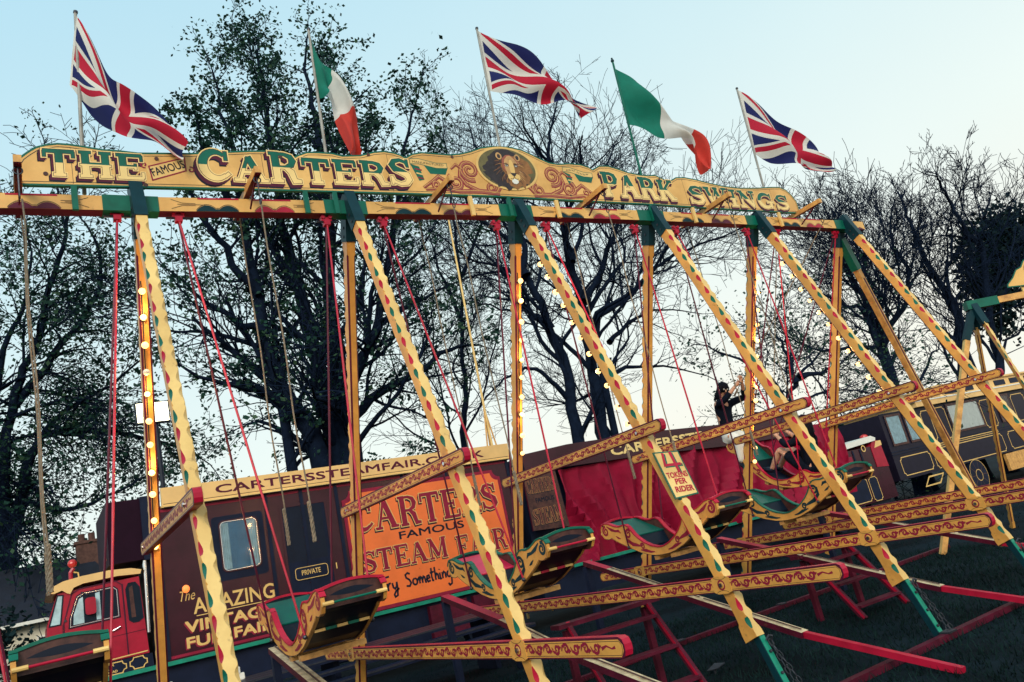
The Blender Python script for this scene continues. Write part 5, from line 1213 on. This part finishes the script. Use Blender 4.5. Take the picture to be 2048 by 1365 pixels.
for x in (27.2,33.0):
    m=MB(); m.tube([(x-29.5,-.05,.5),(x-29.5,.15,.5)],.50,'truckdark',28); m.ribbon(fr,spiral(x,.5,.50,.50,0,1,30),.016,.055,'gold'); m.ribbon(fr,spiral(x,.5,.18,.18,0,1,20),.02,.055,'gold')
    for k in range(10): m.ribbon(fr,[(x+.18*math.cos(k*.628),.5+.18*math.sin(k*.628)),(x+.48*math.cos(k*.628),.5+.48*math.sin(k*.628))],.02,.053,'brownwood')
    m.build('wheel',lw)
m=MB()
for p in ((24.2,.6,25.3,.85),): m.ribbon(fr,[(p[0],p[1]),(p[0]+.3,p[3]),(p[2],p[3]),(p[2]-.3,p[1])],.05,.03,'gold',closed=True)
m.build('step_frame',lw); m=MB()
m.box((-.2,.0,.35),(3.5,.1,.92),'armwood'); m.build('belly_box',lw)
# ================================================================== low platform with picnic things by the lorry
pf=thing('deck_boards',(3.4,4.2,0),'dark plank staging laid beside the lorry','staging')
m=MB()
for k in range(5):
    y=-.55+.32*k; z=.80-.12*max(0,2-k)
    m.box((-1.6,y,z-.05),(3.6,y+.29,z),'truckdark')
    m.box((-1.6,y-.004,z-.02),(3.6,y+.0,z-.002),'iron')
m.build('planks',pf)
for x in (-1.4,.9,3.3):
    m=MB(); m.box((x,.3,0),(x+.08,.9,.74),'truckdark'); m.box((x,-.5,0),(x+.08,-.3,.5),'truckdark'); m.box((x+.01,-.3,.4),(x+.07,.3,.48),'truckdark'); m.build('trestle',pf)
o=thing('water_bottle',(2.36,4.9,.80),'small clear water bottle with a blue label standing on the staging','bottle')
m=MB(); m.tube([(0,0,0),(0,0,.13),(0,0,.155),(0,0,.17),(0,0,.19)],[.032,.032,.024,.013,.013],'clearplastic',12); m.build('bottle_body',o); m=MB(); m.tube([(0,0,.03),(0,0,.095)],.0335,'bottleblue',12,cap=False); m.build('label_wrap',o); m=MB(); m.tube([(0,0,.185),(0,0,.205)],.014,'white',10); m.build('cap',o)
WB=[('white foam block at the left of the little heap on the staging',3.00,0,0),('white foam block in the middle of the heap on the staging',3.10,0,.2),('white foam block at the right of the heap on the staging',3.20,.02,-.1),('white foam block on top of the heap',3.14,.0,.35)]
for k,(lb,x,dy,r) in enumerate(WB):
    z=.80+(.084 if k==3 else 0); o=thing('foam_block',(x,4.9+dy,z),lb,'block','white foam blocks heaped on the staging',rot=(0,0,r))
    bm=bmesh.new(); bmesh.ops.create_cube(bm,size=.085); bmesh.ops.translate(bm,vec=(0,0,.0425),verts=bm.verts); bmesh.ops.bevel(bm,geom=bm.edges[:],offset=.008,segments=2,affect='EDGES'); me=bpy.data.meshes.new('block'); bm.to_mesh(me); bm.free(); me.materials.append(MATS['white']); q=bpy.data.objects.new('block',me); COL.objects.link(q); q.parent=o
# ================================================================== HOUSE, HEDGE, FLOODLIGHT behind
ho=thing('house',(-2.5,24,0),'white walled house with dark tiled roof and chimney beyond the red cab','house')
m=MB(); m.box((-9,0,0),(6.0,3.4,2.98),'whitewall'); m.build('wall',ho)
m=MB(); fr=Frame((0,0,0),(0,1,0),(0,0,1)); k=len(m.v)
m.poly([(-9.4,-.4,2.85),(6.3,-.4,2.85),(5.3,1.7,4.75),(-9.4,1.7,4.75)],'rooftile'); m.poly([(6.3,-.4,2.85),(6.3,3.8,2.85),(5.3,1.7,4.75)],'rooftile'); m.poly([(6.3,3.8,2.85),(-9.4,3.8,2.85),(-9.4,1.7,4.75),(5.3,1.7,4.75)],'rooftile'); m.box((-9.4,-.45,2.76),(6.3,-.38,2.86),'white')
rf=m.build('roof',ho)
m=MB(); m.box((4.9,1.4,3.6),(5.6,2.1,5.15),'brick'); m.box((4.85,1.35,5.15),(5.65,2.15,5.25),'brick'); 
for x in (5.1,5.42): m.tube([(x,1.75,5.25),(x,1.75,5.52)],.11,'brick',8)
m.build('chimney',rf)
for x in (-.5,1.6,3.6):
    m=MB(); m.box((x,-.03,1.0),(x+.9,.02,2.3),'black'); wn=m.build('window',ho)
    m=MB(); m.box((x-.05,-.06,.95),(x+.95,-.0,1.0),'white'); m.box((x-.05,-.06,2.3),(x+.95,0,2.36),'white'); m.box((x+.42,-.05,1.0),(x+.48,-.03,2.3),'white'); m.box((x-.05,-.05,1.0),(x,-.0,2.3),'white'); m.box((x+.9,-.05,1.0),(x+.95,0,2.3),'white'); m.build('frame',wn)
fl=thing('floodlight',(3.6,12.5,0),'bright square floodlight on a pole behind the leftmost trestle','floodlight')
m=MB(); m.tube([(0,0.1,0),(0,.1,6.2)],.05,'black',8); m.build('pole',fl)
m=MB(); m.box((-.42,0,6.16),(.30,.14,6.66),'black'); hd_=m.build('lamp_head',fl)
m=MB(); m.box((-.39,-.012,6.19),(.27,.0,6.63),'flood'); m.build('lens',hd_)
# ================================================================== TREES
def leafmesh(m,rng,p,n,spread,size,mt):
    for _ in range(n):
        c=p+V(rng.gauss(0,spread),rng.gauss(0,spread),rng.gauss(0,spread)); s=size*rng.uniform(.55,1.25)
        a=V(rng.uniform(-1,1),rng.uniform(-1,1),rng.uniform(-.8,.5)).normalized(); b=a.orthogonal(); b=(b*math.cos(rng.uniform(0,6.28))+a.cross(b)*math.sin(rng.uniform(0,6.28))).normalized()
        k=len(m.v); m.v+=[c-a*s*.5,c+b*s*.32,c+a*s*.5,c-b*s*.32]; m.f.append([k,k+1,k+2,k+3]); m.m.append(m.mi(mt))
def tree(key,name,label,seed,dens,gen,twig,leaf=None,upb=.35,ivy=None,rscale=1.0,lenk=.30,droop=0.0,tf=.9,zmax=99,zlow=-9,cr=.42):
    rng=random.Random(seed); limbs=LIMBS[key]; base=V(limbs[0][1][0][0],limbs[0][1][0][1],0)
    o=thing(name,base,label,'tree','trees standing beyond the fairground'); m=MB(); lm=MB(); tm=MB(); tips=[]
    def grow(p,d,L,r,g):
        n=max(2,int(L/.45)) if L>1 else 2; pts=[p]; q=p
        for i in range(n):
            d=(d+V(rng.gauss(0,.16),rng.gauss(0,.16),rng.gauss(0,.14)+upb*.10-droop*.12)).normalized(); q=q+d*L/n; pts.append(q)
        rs=[max(twig,lin(r,r*.35,i/n)) for i in range(n+1)]
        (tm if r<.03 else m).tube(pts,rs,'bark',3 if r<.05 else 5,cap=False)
        if g<gen:
            k=max(2,int(L*dens*(1.0 if g==0 else 1.2)))
            for j in range(k):
                f=rng.uniform(.15,1.0); i=min(n-1,int(f*n)); pp=lin(pts[i],pts[i+1],f*n-i); td=(pts[i+1]-pts[i]).normalized()
                ax=td.orthogonal().normalized(); ax=Matrix.Rotation(rng.uniform(0,6.28),3,td)@ax
                nd=(td*math.cos(R(rng.uniform(28,58)))+ax*math.sin(R(rng.uniform(28,58)))+V(0,0,upb*.3)).normalized()
                grow(pp,nd,L*rng.uniform(.34,.58),max(twig,rs[i]*.52),g+1)
        if leaf and g>=gen-1: tips.append((pts[-1],pts[len(pts)//2]))
    for li,(r0,P) in enumerate(limbs):
        P=[Vector(p) for p in P]; r0*=rscale
        if li==0 or (P[0].z<9.5 and abs(P[0].x-base.x)<4.5 and P[0].z<P[1].z and r0>=.20*rscale and li<6 and key!='F'): P=[V(lin(base.x,P[0].x,.85),P[0].y,0)]+P
        Q=[]
        for i in range(len(P)-1):
            for s in range(4):
                t=s/4; a=P[max(i-1,0)];b=P[i];c=P[i+1];d=P[min(i+2,len(P)-1)]
                Q.append(.5*((2*b)+(-a+c)*t+(2*a-5*b+4*c-d)*t*t+(-a+3*b-3*c+d)*t**3)+V(rng.gauss(0,.05),rng.gauss(0,.05),rng.gauss(0,.05)))
        Q.append(P[-1]); N=len(Q)
        rs=[max(.022,r0*(1-.88*(i/(N-1))**.8)*(1.25 if i==0 else 1)) for i in range(N)]
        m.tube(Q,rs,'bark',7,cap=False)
        tot=sum((Q[i+1]-Q[i]).length for i in range(N-1))
        for i in range(1,N-1):
            sl=(Q[i+1]-Q[i]).length; f=i/(N-1)
            k=sl*dens*(.35+.9*f); k=int(k)+(1 if rng.random()<k-int(k) else 0)
            if Q[i].z<3.6 and f<.3: k=0
            for _ in range(k):
                td=(Q[i+1]-Q[i]).normalized(); ax=Matrix.Rotation(rng.uniform(0,6.28),3,td)@td.orthogonal().normalized(); an=R(rng.uniform(30,65))
                nd=(td*math.cos(an)+ax*math.sin(an)+V(0,0,upb*.4)).normalized()
                grow(lin(Q[i],Q[i+1],rng.random()),nd,tot*lenk*rng.uniform(.5,1.1)*(1.2-tf*f),max(twig,rs[i]*cr),0)
        grow(Q[-1],(Q[-1]-Q[-2]).normalized(),tot*.10,rs[-1],0)
    tk=m.build('trunk',o,off=base,smooth=True)
    if tm.v: tm.build('twigs',o,off=base)
    if leaf:
        cnt,spread,size=leaf
        for a,b in tips:
            if a.z>zmax and rng.random()<.93: continue
            if a.z<zlow and rng.random()<.62: continue
            for q in (a,a+V(rng.gauss(0,spread),rng.gauss(0,spread),rng.gauss(0,spread)),lin(a,b,.7)):   # each shoot carries small tufts of leaves
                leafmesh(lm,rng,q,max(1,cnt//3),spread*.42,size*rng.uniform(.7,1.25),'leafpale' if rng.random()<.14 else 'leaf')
    if ivy:
        for c,rd,n in ivy:
            for _ in range(n):
                q=V(rng.gauss(0,1),rng.gauss(0,1),rng.gauss(0,1)).normalized()*rng.random()**.45
                leafmesh(lm,rng,V(c[0]+q.x*rd[0],c[1]+q.y*rd[1],c[2]+q.z*rd[2]),3,.22,.30,'ivy')
    if lm.v: lm.build('crown',o,off=base)
    return o,len(m.f)+len(tm.f),len(lm.f)
ST=[]
ST.append(tree('A','leafing_tree','spreading tree with young leaves and arching boughs at the left, above the red cab',11,2.6,2,.013,(6,.42,.18),.02,lenk=.26,droop=.9,rscale=1.0,tf=.8,zmax=18.5))
ST.append(tree('B','leafing_tree','tall dense leafy tree rising behind the letters CARTERS and the first tricolour',5,2.2,2,.011,(12,.26,.16),.28,lenk=.25,rscale=.95,tf=.85,zlow=13.5))
ST.append(tree('C','bare_tree','bare tree with twin black stems behind the lion painting',8,1.9,3,.009,None,.35,lenk=.36,rscale=.74,tf=.85,cr=.5))
ST.append(tree('D','bare_tree','bare tree just right of the end of the sign board',21,2.4,3,.011,None,.5,lenk=.36,rscale=.62,tf=.95,cr=.46))
ST.append(tree('E','bare_tree','tall bare tree at the right with a dark ivy clump in its stem',33,2.1,3,.011,None,.5,tf=.95,ivy=[((41.2,11.2,9.5),(2.5,1.4,2.3),1500),((39.0,11.1,7.5),(1.3,1.0,2.0),500),((44.3,11.4,11.3),(2.0,1.2,1.6),500)],lenk=.31,rscale=.58))
ST.append(tree('F','leafing_tree','small sparse tree with scattered young leaves behind the standing rider',41,2.8,2,.009,(5,.45,.14),.1,lenk=.7,droop=.3,rscale=.9))
ST.append(tree('G','bare_tree','thin bare tree between the leafy tree and the lion painting',14,1.9,3,.009,None,.45,lenk=.30,rscale=.9))
print('TREES',[(a[1],a[2]) for a in ST])
def bush(name,c,rad,n,label,seed,size=.20,mt='ivy'):
    o=thing(name,(c[0],c[1],0),label,'bush','dark evergreen bushes behind the stalls'); m=MB(); r_=random.Random(seed)
    m.tube([(0,0,0),(0,0,c[2])],[.08,.03],'bark',6); st=m.build('stem',o)
    m=MB(); lob=[(r_.uniform(-.7,.7),r_.uniform(-.6,.6),r_.uniform(-.6,.9),r_.uniform(.3,.6)) for _ in range(9)]
    for _ in range(n):
        l=r_.choice(lob); q=V(r_.gauss(0,1),r_.gauss(0,1),r_.gauss(0,1)).normalized()*l[3]*r_.random()**.3
        leafmesh(m,r_,V((l[0]+q.x)*rad[0],(l[1]+q.y)*rad[1],max(.05,c[2]+(l[2]+q.z)*rad[2])),2,.12,size,mt)
    m.build('crown',o)
for k,(x,y,z,rx,rz,lb) in enumerate([(24.0,13.0,1.6,1.6,1.5,'dark evergreen bush behind the red road vehicle'),(21.0,13.0,1.5,1.6,1.5,'dark evergreen bush left of the red road vehicle'),(27.0,13.5,1.7,1.8,1.6,'dark evergreen bush behind the living wagon front'),(31.5,14,1.6,2.2,1.5,'dark evergreen bush behind the living wagon roof')]):
    bush('evergreen_bush',(x,y,z),(rx,1.2,rz),1500,lb,60+k)
bush('leafy_shrub',(10.6,15.5,4.0),(1.3,1.0,1.6),1300,'pale green shrub peeping above the lorry roof left of the tripod mast',77,.16,'leaf')
bush('leafy_shrub',(-1.6,20.5,1.4),(2.6,1.0,1.6),1600,'shrub in front of the white house beyond the cab',78,.20,'ivy')
